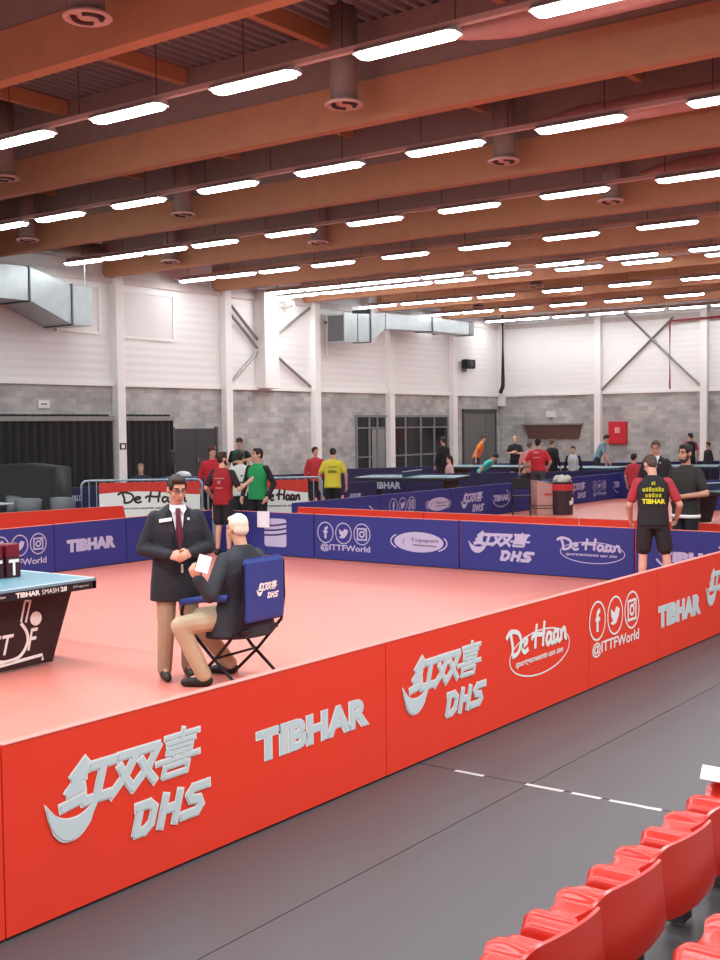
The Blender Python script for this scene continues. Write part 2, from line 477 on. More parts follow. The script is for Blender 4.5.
# smooth infill panels in the cladding
def infill(y0, y1, z0, z1):
    trim(BX(WX, WX + 0.035, y0, y1, z0, z1), mat('#e2e0dd', 0.5, noise=0.03)).name = 'wall_panel'
    for a in ((y0, y1, z0 - 0.06, z0 + 0.03), (y1 - 0.05, y1 + 0.05, z0, z1), (y0, y1, z1 - 0.03, z1 + 0.06)):
        trim(BX(WX, WX + 0.07, *a), STEEL).name = 'wall_panel_edge'
infill(24.75, 27.05, 4.96, 6.36)
infill(22.3, 23.95, 5.03, 6.4)
infill(34.3, 35.1, 4.8, 6.35)

# curtained openings, doors and glazing of the long wall
def drapes(name, y0, y1, z1):
    bm = bmesh.new(); N = int((y1 - y0) / 0.05)
    top = []; bot = []
    for i in range(N + 1):
        y = y0 + (y1 - y0) * i / N
        dx = 0.05 * math.sin(i * 1.1) + 0.02 * math.sin(i * 2.7)
        top.append((WX + 0.12 + dx, y)); bot.append((WX + 0.12 + dx * 1.3, y))
    for t_, b_ in ((0, 0),):
        A = [bm.verts.new((x, y, z1)) for x, y in top]; B = [bm.verts.new((x, y, 0.02)) for x, y in bot]
        A2 = [bm.verts.new((x - 0.02, y, z1)) for x, y in top]; B2 = [bm.verts.new((x - 0.02, y, 0.02)) for x, y in bot]
        for i in range(N):
            bm.faces.new((A[i], A[i + 1], B[i + 1], B[i])); bm.faces.new((A2[i], B2[i], B2[i + 1], A2[i + 1]))
    return obj('drape', bm, mat('#2b2a2b', 0.9, noise=0.15), None, smooth=True)
for y0, y1, lab in ((17.0, 24.3, 'wide black curtain across the block wall beside the ventilation duct'), (24.85, 26.85, 'narrow black curtain between the white column and the dark double door')):
    t = thing('curtain', lab, 'curtain', (0, 0, 0))
    d = drapes('drape', y0, y1, 2.36); d.parent = t
    bm = bmesh.new(); box(bm, WX, WX + 0.16, y0 - 0.05, y1 + 0.05, 2.36, 2.5, bevel=0.01)
    obj('pelmet', bm, mat('#8d8b88', 0.5), t)
    bm = bmesh.new()
    for i in range(int((y1 - y0) / 0.24)):
        box(bm, WX + 0.01, WX + 0.13, y0 + 0.03 + i * 0.24, y0 + 0.2 + i * 0.24, 2.5, 2.56, bevel=0.01)
    o = obj('curtain_hooks', bm, DARK, t)
d1 = struct('door_1', BX(WX, WX + 0.06, 26.98, 28.92, 0, 2.1), mat('#3e3f42', 0.5))
struct('door_frame', BX(WX, WX + 0.09, 26.9, 26.98, 0, 2.16), mat('#55565a', 0.5), d1)
struct('door_frame', BX(WX, WX + 0.09, 28.92, 29.0, 0, 2.16), mat('#55565a', 0.5), d1)
struct('door_gap', BX(WX + 0.055, WX + 0.064, 27.94, 27.96, 0, 2.1), DARK, d1)
struct('door_handle', BX(WX + 0.06, WX + 0.11, 28.0, 28.04, 1.0, 1.15, bevel=0.005), GALV, d1)
FRAME = mat('#7d8082', 0.45)
GLASSD = mat('#232527', 0.12, noise=0.1, spec=0.6)
def glazing(num, y0, y1, z0, z1, posts, rails):
    w = struct('window_%d' % num, BX(WX, WX + 0.05, y0, y1, z0, z0 + 0.06), FRAME)
    struct('window_frame', BX(WX, WX + 0.07, y0 - 0.05, y1 + 0.05, z1 - 0.03, z1 + 0.06), FRAME, w)
    for p in posts: struct('window_frame', BX(WX, WX + 0.07, p - 0.04, p + 0.04, z0, z1), FRAME, w)
    for r in rails: struct('window_frame', BX(WX, WX + 0.06, y0, y1, r - 0.03, r + 0.03), FRAME, w)
    struct('window_pane', BX(WX, WX + 0.02, y0, y1, z0, z1), GLASSD, w)
glazing(1, 36.9, 38.9, 0.0, 2.5, (36.9, 37.75, 38.3), (0.9, 2.05))
glazing(2, 39.2, 43.6, 0.0, 2.5, (39.2, 40.3, 41.45, 42.5, 43.6), (0.9, 2.05))
bm = BX(WX + 0.012, WX + 0.028, 37.95, 38.85, 0.0, 2.0)
struct('door_2', bm, mat('#8b8c8c', 0.6))
dd = struct('door_3', BX(WX, WX + 0.04, 44.95, 47.75, 0, 2.78), mat('#6f706d', 0.7))
struct('door_frame', BX(WX, WX + 0.08, 44.87, 44.95, 0, 2.84), mat('#4c4d4c', 0.6), dd)
struct('door_frame', BX(WX, WX + 0.08, 47.75, 47.83, 0, 2.84), mat('#4c4d4c', 0.6), dd)
struct('door_frame', BX(WX, WX + 0.1, 44.87, 47.83, 2.72, 2.84), mat('#4c4d4c', 0.6), dd)
struct('door_gap', BX(WX + 0.035, WX + 0.045, 46.9, 46.92, 0, 2.72), DARK, dd)

# far wall fittings
h = thing('serving_hatch', 'brown tapered panel hung over the hatch in the far block wall', 'hatch', (0, 0, 0))
bm = bmesh.new(); prism(bm, [(-26.1, 2.08), (-23.2, 2.08), (-23.35, 1.45), (-25.85, 1.45)], FY - 0.1, FY - 0.01)
obj('panel', bm, mat('#5a3f38', 0.6), h)
obj('top_rail', BX(-26.2, -23.1, FY - 0.14, FY - 0.01, 2.08, 2.15), mat('#8d8a86', 0.5), h)
t = thing('information_sign', 'small white information sign on the far wall above the brown hatch', 'sign', (0, 0, 0))
obj('plate', BX(-24.98, -24.48, FY - 0.06, FY - 0.005, 2.42, 2.72, bevel=0.01), mat('#d8d8d4', 0.5), t)
obj('bracket', BX(-24.8, -24.66, FY - 0.04, FY - 0.005, 2.34, 2.43), mat('#77756f', 0.5), t)
t = thing('fire_hose_cabinet', 'red fire hose cabinet on the far block wall', 'cabinet', (-21.45, FY, 1.7))
obj('body', BX(-0.42, 0.42, -0.16, -0.005, -0.5, 0.5, bevel=0.02), mat('#c42434', 0.45), t)
dr = obj('door', BX(-0.36, 0.36, -0.175, -0.158, -0.44, 0.44, bevel=0.008), mat('#cd2a38', 0.4), t)
bm = bmesh.new(); box(bm, -0.1, 0.12, -0.18, -0.174, 0.0, 0.24)
obj('pictogram', bm, mat('#e9b6b4', 0.5), dr)
bm = bmesh.new(); tube(bm, arcpts((0.02, -0.181, 0.12), 0.06, 0, 2 * PI, 12)[:-1], 0.012, 6, closed=True)
obj('hose_symbol', bm, mat('#c42434', 0.5), dr)
t = thing('wall_loudspeaker', 'black loudspeaker hung on the white cladding near the far corner', 'loudspeaker', (WX + 0.02, 45.0, 4.83))
obj('cabinet', BX(0.12, 0.42, -0.36, 0.36, -0.2, 0.2, bevel=0.03), DARK, t)
obj('bracket', BX(0.0, 0.13, -0.1, 0.1, -0.32, -0.1), mat('#77756f', 0.4, 0.5), t)
bm = bmesh.new(); lathe(bm, [(0.14, 0), (0.12, 0.015), (0.04, 0.02)], 16)
bmesh.ops.rotate(bm, verts=bm.verts, cent=(0, 0, 0), matrix=Matrix.Rotation(PI / 2, 3, 'Y')); bmesh.ops.translate(bm, verts=bm.verts, vec=(0.42, 0, 0))
obj('cone', bm, mat('#3b3b3d', 0.5), t)
bm = bmesh.new(); tube(bm, [(-26.98, FY - 0.45, DECK), (-26.98, FY - 0.45, 4.2), (-27.0, FY - 0.43, 3.9), (-27.15, FY - 0.4, 3.6)], 0.09, 8)
tag(obj('cable_bundle', bm, DARK), 'thick black cable bundle hanging down the far corner', 'cable')
bm = bmesh.new(); tube(bm, [(-18.97, FY - 0.34, 3.55), (-18.97, FY - 0.34, 6.35), (-18.9, FY - 0.34, 6.42), (-13.5, FY - 0.34, 6.55)], 0.045, 8)
tag(obj('sprinkler_pipe', bm, mat('#8e3038', 0.5)), 'dark red pipe rising up the far wall and turning right', 'pipe')
t = thing('exit_sign', 'small white emergency sign high on the block wall above the wide curtain', 'sign', (WX, 21.8, 2.85))
obj('plate', BX(0.0, 0.06, -0.2, 0.2, -0.12, 0.12, bevel=0.01), WHITE, t)
obj('pictogram', BX(0.06, 0.064, -0.12, 0.1, -0.015, 0.02), mat('#3c4a40', 0.6), t)
t = thing('column_plate', 'small black and white number plate on the white column between curtains', 'sign', (WX + 0.26, 24.58, 1.58))
obj('plate', BX(0.0, 0.012, -0.13, 0.13, -0.1, 0.1), DARK, t)
obj('plate_print', BX(0.012, 0.015, -0.07, 0.07, -0.06, 0.06), WHITE, t)
# round ends of two pipes beside the long wall's column
t = thing('pipe_stub', 'pair of short white pipes beside the column at the far duct', 'pipe', (WX + 0.1, 32.2, 6.45))
for k in range(2):
    bm = bmesh.new(); tube(bm, [(0, k * 0.35, 0), (0.35, k * 0.35 + 0.1, 0.08)], 0.1, 12)
    obj('pipe', bm, WHITE, t)

# ceiling deck: folded sheet with ribs running away from the camera
bm = bmesh.new()
xs = []; x = WX - 0.1; k = 0
while x < 9:
    xs += [(x, DECK), (x + 0.08, DECK), (x + 0.11, DECK + 0.09), (x + 0.19, DECK + 0.09)]
    x += 0.22
A = [bm.verts.new((x, -8, z)) for x, z in xs]; B = [bm.verts.new((x, FY + 0.2, z)) for x, z in xs]
A2 = [bm.verts.new((x, -8, z + 0.03)) for x, z in xs]; B2 = [bm.verts.new((x, FY + 0.2, z + 0.03)) for x, z in xs]
for i in range(len(xs) - 1):
    bm.faces.new((A[i], A[i + 1], B[i + 1], B[i])); bm.faces.new((A2[i], B2[i], B2[i + 1], A2[i + 1]))
struct('ceiling', bm, mat('#8a8284', 0.6, noise=0.05))
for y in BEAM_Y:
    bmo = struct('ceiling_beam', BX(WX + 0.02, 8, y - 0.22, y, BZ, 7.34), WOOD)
    struct('beam_upper_part', BX(WX + 0.02, 8, y - 0.2, y - 0.02, 7.34, DECK), mat('#9a8078', 0.7), bmo)  # upper part of the same beam, coloured greyer than the lower part
for i, y in enumerate(BEAM_Y[:-1]):
    for x in [-26.8 + 3.1 * j for j in range(10)]:
        struct('ceiling_purlin', BX(x - 0.07, x + 0.07, y, BEAM_Y[i + 1] - 0.22, 7.96, DECK), WOOD)

# strip lamps
HOUS = mat('#b9b1ae', 0.4, noise=0.05)
glow = bpy.data.materials.new('lamp_glow'); glow.use_nodes = True
g = glow.node_tree.nodes['Principled BSDF']
g.inputs['Base Color'].default_value = (0.9, 0.9, 0.9, 1)
g.inputs['Emission Color'].default_value = (0.95, 0.98, 1.0, 1); g.inputs['Emission Strength'].default_value = LAMP_STRENGTH
def lamp_plan(w2, l2, ch):
    return [(-l2, -w2 + ch), (-l2 + ch, -w2), (l2 - ch, -w2), (l2, -w2 + ch), (l2, w2 - ch), (l2 - ch, w2), (-l2 + ch, w2), (-l2, w2 - ch)]
def slab(plan_b, plan_t, z0, z1):
    bm = bmesh.new()
    a = [bm.verts.new((x, y, z0)) for x, y in plan_b]; b = [bm.verts.new((x, y, z1)) for x, y in plan_t]
    bm.faces.new(a[::-1]); bm.faces.new(b)
    for i in range(8): bm.faces.new((a[i], a[(i + 1) % 8], b[(i + 1) % 8], b[i]))
    return bm
lamp0 = None
ORD = ['first', 'second', 'third', 'fourth', 'fifth', 'sixth', 'seventh', 'eighth', 'ninth', 'tenth', 'eleventh', 'twelfth']
def lamp(x, y, lab, grp):
    global lamp0
    if lamp0 is None:
        lamp0 = thing('strip_lamp', lab, 'ceiling lamp', (x, y, 6.75), 0, grp)
        obj('housing', slab(lamp_plan(0.17, 0.765, 0.07), lamp_plan(0.1, 0.76, 0.04), 0.042, 0.11), HOUS, lamp0)
        obj('diffuser', slab(lamp_plan(0.112, 0.7, 0.06), lamp_plan(0.128, 0.735, 0.06), 0.0, 0.042), glow, lamp0)
        return lamp0
    r = dup(lamp0, (x, y, 6.75), None, lab); r['group'] = grp
    return r
reg = [-21.45, -18.95, -16.45, -13.95, -11.45, -8.95, -6.45]
ROWS = [(12.2, [-16.45, -13.95, -11.45, -8.95, -6.45]),
        (17.06, [-23.38] + reg),
        (21.98, [-26.45, -24.85, -23.23] + reg[:-1] + [-6.45]),
        (26.9, [-26.85, -25.2, -23.5] + reg[:-1]),
        (31.25, [-26.85, -25.28, -23.7, -22.1, -20.5, -18.6, -16.45, -14.2, -11.8]),
        (32.5, [-27.2, -25.6, -24.03, -22.46, -20.8, -18.8, -16.45, -14.3, -11.8]),
        (37.4, [-27.25, -25.5, -23.9, -22.1, -19.45, -16.95, -14.4]),
        (42.0, [-27.2, -25.6, -23.8, -21.5, -19.2, -16.8, -14.6]),
        (46.4, [-27.0, -25.35, -23.65, -21.9, -20.1, -18.35, -16.6])]
for ri, (y, xs) in enumerate(ROWS):
    for i, x in enumerate(sorted(xs)):
        lamp(x + 0.74, y, 'lit white strip lamp, %s from the left in the %s ceiling row from the camera' % (ORD[i], ORD[ri]), 'strip lamps of the %s ceiling row' % ORD[ri])
# trunking rails that carry the lamps, with their hanger wires
for ri, (y, xs) in enumerate(ROWS):
    t = thing('lamp_rail', 'long thin rail carrying the %s row of ceiling lamps' % ORD[ri], 'lamp rail', (0, y + 0.0, 6.862), 0, None)
    x0 = WX + (1.0 if ri == 2 else 0.3) if ri else -20
    obj('rail', BX(x0, 0.0, -0.045, 0.045, 0.0, 0.07), mat('#d6b4aa', 0.5), t)
    for x in [x0 + 0.6 + 1.7 * j for j in range(int((-2 - x0) / 1.7))]:
        bm = bmesh.new(); tube(bm, [(x, 0, 0.06), (x, 0, DECK - 6.85)], 0.008, 5)
        obj('hanger_wire', bm, mat('#4a3c3c', 0.5), t)
# round ceiling outlets on short ducts
vent0 = None
VENTS = [(-10.6, 9.2, 'at the top of the photo left of the first lamp row'), (-10.5, 13.95, 'under the second beam beside the first lamp row'), (-18.5, 13.95, 'left behind the first lamp row at the photo edge'),
         (-10.5, 18.7, 'right of centre behind the second lamp row'), (-18.6, 18.75, 'left of centre behind the second lamp row'), (-24.0, 18.75, 'near the left edge above the large duct'),
         (-10.6, 23.5, 'right of the photo behind the third lamp row'), (-18.8, 23.8, 'behind the third lamp row near the middle'), (-24.1, 23.75, 'above the three joined lamps near the long wall'),
         (-19.0, 36.0, 'behind the double lamp row right of centre'), (-24.3, 41.1, 'behind the sixth lamp row near the far duct')]
for x, y, w in VENTS:
    lab = 'round pale air outlet ' + w
    if vent0 is None:
        vent0 = thing('ceiling_air_outlet', lab, 'air outlet', (x, y, 6.8), 0, 'round ceiling air outlets')
        bm = bmesh.new(); lathe(bm, [(0.07, 0.02), (0.1, 0.012), (0.11, 0.03), (0.21, 0.03), (0.22, 0.01), (0.27, 0.0), (0.29, 0.02), (0.27, 0.05), (0.21, 0.08)], 28)
        obj('rim', bm, mat('#d9b3a6', 0.5), vent0, smooth=True)
        bm = bmesh.new()
        for k in range(2):
            tube(bm, arcpts((0, 0, 0.022), 0.16, -1.1 + k * PI, 1.1 + k * PI, 10, (1, 0, 0), (0, 1, 0)), 0.036, 6)
        obj('slot', bm, mat('#4c3330', 0.7), vent0)
        bm = bmesh.new(); lathe(bm, [(0.2, 0.075), (0.2, DECK - 6.8)], 20)
        obj('duct', bm, mat('#8d7871', 0.5), vent0, smooth=True)
    else:
        dup(vent0, (x, y, 6.8), 0, lab)
# cloth air socks with pointed ends
for x0, y, z, lab, grp in ((-9.6, 17.9, 7.12, 'pink ribbed cloth air duct with a pointed tip above the second lamp row', None), (-9.6, 22.6, 7.12, 'pink ribbed cloth air duct with a pointed tip above the third lamp row', None), (-8.2, 13.1, 7.1, 'pink ribbed cloth air duct above the first lamp row', None)):
    bm = bmesh.new(); prof = [(0.0, 0.01), (0.35, 0.1), (0.8, 0.17)] + [(1.0 + 0.25 * k, 0.19 + (0.006 if k % 2 else 0)) for k in range(40)]
    rings = [[bm.verts.new((x0 + a, y + r * math.cos(2 * PI * q / 16), z + r * math.sin(2 * PI * q / 16))) for q in range(16)] for a, r in prof]
    for A, B in zip(rings, rings[1:]):
        for q in range(16): bm.faces.new((A[q], A[(q + 1) % 16], B[(q + 1) % 16], B[q]))
    bm.faces.new(rings[0]); bm.faces.new(rings[-1])
    tag(obj('air_duct', bm, mat('#c98f86', 0.7), smooth=True), lab, 'air duct')

# metal ducts along the long wall
def hexa(bm, A, B):
    """solid between two rectangles, each four points in order"""
    a = [bm.verts.new(p) for p in A]; b = [bm.verts.new(p) for p in B]
    bm.faces.new(a); bm.faces.new(b[::-1])
    for i in range(4): bm.faces.new((a[i], b[i], b[(i + 1) % 4], a[(i + 1) % 4]))
def rect(y, x0, x1, z0, z1): return [(x0, y, z0), (x1, y, z0), (x1, y, z1), (x0, y, z1)]
t = thing('ventilation_duct', 'large galvanised duct bending down along the left wall', 'duct', (0, 0, 0))
bm = bmesh.new(); hexa(bm, rect(13, -27.2, -26, 5.6, 6.5), rect(20.3, -27.2, -26, 5.6, 6.5)); obj('straight_length', bm, GALV, t)
bm = bmesh.new(); hexa(bm, rect(20.36, -27.2, -26, 5.6, 6.5), rect(21.75, -27.2, -26, 5.05, 6.15)); obj('bend', bm, GALV, t)
bm = bmesh.new(); hexa(bm, rect(21.8, -27.2, -26, 5.05, 6.15), rect(22.5, -27.2, -26, 5.05, 6.15)); obj('outlet_box', bm, GALV, t)
for y in (20.33, 21.77):
    z0, z1 = (5.57, 6.53) if y < 21 else (5.02, 6.18)
    bm = bmesh.new(); box(bm, -27.22, -25.97, y - 0.025, y + 0.025, z0, z1); obj('flange', bm, mat('#5f6668', 0.4, 0.6), t)
bm = bmesh.new(); tube(bm, [(-26.05, 22.3, 6.15), (-26.05, 22.3, 6.95)], 0.015, 6); obj('hanger', bm, GALV, t)
bm = bmesh.new(); tube(bm, [(-26.75, 19.7, 7.3), (-26.75, 21.0, 7.3), (-26.75, 23.6, 7.3)], 0.26, 16)
tag(obj('round_duct', bm, mat('#8d8480', 0.4, 0.6), smooth=True), 'round metal duct above the large duct on the left wall', 'duct')
t = thing('ventilation_duct', 'long galvanised duct running along the wall to the far corner', 'duct', (0, 0, 0))
DX = -26.8
for nm, A, B in (('end_box', rect(34.4, DX, -26, 5.2, 6.25), rect(35.2, DX, -26, 5.25, 6.3)), ('middle_box', rect(35.25, DX, -26, 5.25, 6.3), rect(36.0, DX, -26, 5.3, 6.35)),
                 ('bend', rect(36.05, DX, -26, 5.3, 6.35), rect(37.0, DX, -26, 5.85, 6.45)), ('straight_length', rect(37.05, DX, -26, 5.85, 6.45), rect(40.3, DX, -26, 5.95, 6.5)), ('straight_length', rect(40.35, DX, -26, 5.95, 6.5), rect(43.2, DX, -26, 5.97, 6.5))):
    bm = bmesh.new(); hexa(bm, A, B); obj(nm, bm, GALV, t)
bm = bmesh.new(); box(bm, DX, -25.97, 43.2, 43.6, 5.94, 6.53, bevel=0.05); obj('end_cap', bm, mat('#8b9092', 0.4, 0.6), t)
for y in (35.0, 39.0, 42.5):
    bm = bmesh.new(); box(bm, WX + 0.01, DX + 0.02, y - 0.05, y + 0.05, 6.0, 6.08); obj('bracket', bm, mat('#5f6668', 0.4, 0.6), t)
for y in (36.02, 40.32):
    bm = bmesh.new(); box(bm, DX - 0.02, -25.97, y - 0.03, y + 0.03, 5.27 if y < 37 else 5.92, 6.53); obj('flange', bm, mat('#5f6668', 0.4, 0.6), t)
bm = bmesh.new(); box(bm, DX + 0.04, -26.04, 34.38, 34.4, 5.25, 6.2); obj('end_opening', bm, mat('#4b4a4c', 0.7), t)
bm = bmesh.new(); tube(bm, [(-26.2, 36.2, 6.35), (-26.2, 36.2, 7.1)], 0.015, 6); obj('hanger', bm, GALV, t)

# ------------------------------------------------------------------ barriers
RED = mat('#e63820', 0.62, noise=0.04, scale=1.5)
BLUE = mat('#2c317a', 0.62, noise=0.05, scale=1.5)
NAVY = mat('#262850', 0.7, noise=0.1, scale=1.5)
X0 = -3.96
FR = [(0.15, 2.9, [], 'red barrier panel at the bottom left corner of the photo, cut off by the edge'),
      (2.9, 5.6, [(logo_dhs, (0.21, 0.235, 0.95, 0.415)), (logo_tibhar, (1.54, 0.36, 0.99, 0.17))], 'front red barrier panel with a large Chinese logo and slanted silver lettering, nearest whole panel'),
      (5.6, 8.35, [(logo_dhs, (0.17, 0.235, 0.95, 0.415)), (logo_dehaan, (1.42, 0.28, 0.98, 0.38))], 'front red barrier panel with a Chinese logo beside a handwritten name in an oval'),
      (8.35, 9.72, [(logo_ittf, (-0.05 + 0.06, 0.24, 0.96, 0.44))], 'front red barrier panel with three round social media icons'),
      (9.72, 12.4, [(logo_tibhar, (0.02, 0.28, 1.04, 0.2)), (logo_dhs, (1.19, 0.235, 0.95, 0.415))], 'front red barrier panel at the right photo edge with block lettering'),
      (12.4, 14.3, [], 'last red front barrier panel, past the right edge of the photo')]
for y0, y1, lg, lab in FR:
    barrier('surround_barrier', lab, (X0, y0), (X0, y1), 0.805, RED, lg, 'red barriers along the aisle')
BK = [(-13.7, -11.62, [(logo_badge, (1.05, 0.15, 0.47, 0.46)), ], 'blue barrier panel with a striped badge behind the seated man'),
      (-11.6, -8.92, [(logo_ittf, (0.07, 0.13, 1.02, 0.46)), (logo_topsport, (1.48, 0.18, 1.0, 0.36))], 'back blue barrier panel with three round icons and a pale oval badge'),
      (-8.9, -6.22, [(logo_dhs, (0.15, 0.18, 1.02, 0.38, False, LILAC)), (logo_dehaan, (1.54, 0.21, 1.0, 0.34, LILAC))], 'back blue barrier panel with a Chinese logo and a handwritten name'),
      (-6.2, -4.05, [(logo_tibhar, (0.33, 0.29, 0.95, 0.14, False, LILAC, True))], 'back blue barrier panel behind the legs of the player in shorts')]
for x0, x1, lg, lab in BK:
    lg2 = [(f, a if (len(a) > 4 or f is logo_badge or f is logo_topsport) else a + (LILAC,)) for f, a in lg]
    barrier('surround_barrier', lab, (x0, 14.49), (x1, 14.49), 0.705, BLUE, lg2, 'blue barriers behind the court', feet=False)
XL = -13.78
for y0, y1, lg, lab in ((5.7, 8.38, [], 'blue side barrier panel left of the photo edge behind the table'), (8.4, 11.1, [(logo_ittf, (1.63, 0.14, 0.93, 0.46, LILAC))], 'blue side barrier panel with round icons behind the table'),
                        (11.12, 12.5, [(logo_tibhar, (0.22, 0.27, 0.95, 0.19, False, LILAC))], 'blue side barrier panel with block lettering left of the standing official'), (12.52, 14.45, [], 'plain blue side barrier panel hidden partly by the standing official')):
    barrier('surround_barrier', lab, (XL, y0), (XL, y1), 0.705, BLUE, lg, 'blue barriers at the side of the court', feet=False)
for k, x in enumerate((-12.75, -10.05, -7.35, -4.65)):
    barrier('surround_barrier', 'red barrier of the next court, %s from the left behind the blue barrier' % ORD[k], (x - 0.2, 15.6), (x + 2.48, 15.6), 0.71, RED, (), 'red barriers of the next court', feet=False, slope=(0.1 if k == 0 else 0, 0))
for y0, y1, lab in ((6.6, 9.3, 'red barrier beyond the side court, left of the photo edge'), (9.3, 11.95, 'red barrier beyond the blue side barrier, at the left photo edge'), (11.97, 14.6, 'red barrier beyond the blue side barrier, ending in a slanted edge behind the official')):
    d = (y0 - 12.13) * 0.2
    barrier('surround_barrier', lab, (-16.43 + d, y0), (-16.43 + d + (y1 - y0) * 0.2, y1), 0.71, RED, (), 'red barriers of the side court', feet=False, slope=(0, 0.16 if y1 > 14 else 0))
XN = -13.66
NX = [(16.45, 19.15, [(logo_tibhar, (1.7, 0.25, 0.8, 0.16, False, LILAC, True))], 'nearest long blue barrier panel of the next court beside the metal fence'),
      (19.17, 21.87, [(logo_ittf, (0.35, 0.16, 0.95, 0.45, LILAC)), (logo_topsport, (1.7, 0.23, 1.0, 0.34))], 'next court blue barrier panel with faint icons and pale oval'),
      (21.89, 24.6, [(logo_dhs, (0.4, 0.15, 0.98, 0.42, False, LILAC)), (logo_tibhar, (1.85, 0.31, 0.75, 0.15, False, LILAC, True))], 'next court blue barrier panel left of the bins'),
      (24.62, 27.3, [], 'next court blue barrier panel behind the two bins'),
      (27.32, 30.0, [(logo_dhs, (0.35, 0.15, 0.95, 0.4, False, LILAC)), (logo_ittf, (1.75, 0.13, 0.85, 0.42, LILAC))], 'next court blue barrier panel right of the bins'),
      (30.02, 33.6, [(logo_tibhar, (0.4, 0.31, 0.85, 0.17, False, LILAC, True)), (logo_dhs, (1.8, 0.15, 0.95, 0.4, False, LILAC))], 'farthest blue barrier panel of the next court before the man in the suit')]
for y0, y1, lg, lab in NX:
    barrier('surround_barrier', lab, (XN, y0), (XN, y1), 0.705, BLUE, lg, 'blue barriers of the next court', binding='#5a568f', feet=False)
F = 1171.16
def gp(px, d):
    """ground point seen in column px at depth d (from the measured photo)"""
    yh = 417 + (px - 1224) * 29 / -2454
    v = CR @ Vector(((px - 360) / F * d, (480 - yh) / F * d, -d))
    return v.x, v.y
def far_barrier(a, da, b, db, lab, m=NAVY, lg=(), h=0.72, hi=None):
    return barrier('surround_barrier', lab, gp(a, da), gp(b, db), h, m, lg, 'far dark blue barriers', binding='#4a4c78', feet=False)
def word(par, s, x, z, w, hh, ink):
    bm = bmesh.new(); letters(bm, s, x, z, w, hh, Y1, bold=0.03); part('lettering', bm, ink, par)
PALE = mat('#9fb4c8', 0.6)
far_barrier(56, 27.5, 205, 31.0, 'far dark blue barrier behind the metal fence at the left', lg=[(word, ('WORLD', 0.2, 0.4, 0.5, 0.14, PALE))])
far_barrier(214, 32.2, 345, 36.0, 'far dark blue barrier behind the green tracksuit player', lg=[(word, ('Belgian 2016', 1.75, 0.32, 0.9, 0.22, PALE))])
far_barrier(344, 28.6, 376, 29.4, 'dark blue barrier with a small logo right of the yellow shirt', lg=[(logo_dhs, (0.12, 0.25, 0.45, 0.2, False, PALE))])
far_barrier(330, 38.0, 480, 40.5, 'far dark blue barrier in front of the large dark windows')
far_barrier(375, 33.5, 545, 33.6, 'dark blue barrier behind the far blue tables')
far_barrier(545, 33.6, 640, 35.5, 'dark blue barrier behind the two bins')
far_barrier(482, 41.5, 600, 43.5, 'far dark blue barrier in front of the grey roller door')
far_barrier(600, 41.0, 720, 42.0, 'far dark blue barrier below the red hose cabinet')
far_barrier(612, 33.0, 662, 32.0, 'blue barrier left of the man in the dark suit', m=BLUE)
far_barrier(690, 27.5, 735, 28.0, 'blue barrier behind the table at the right photo edge', m=BLUE)

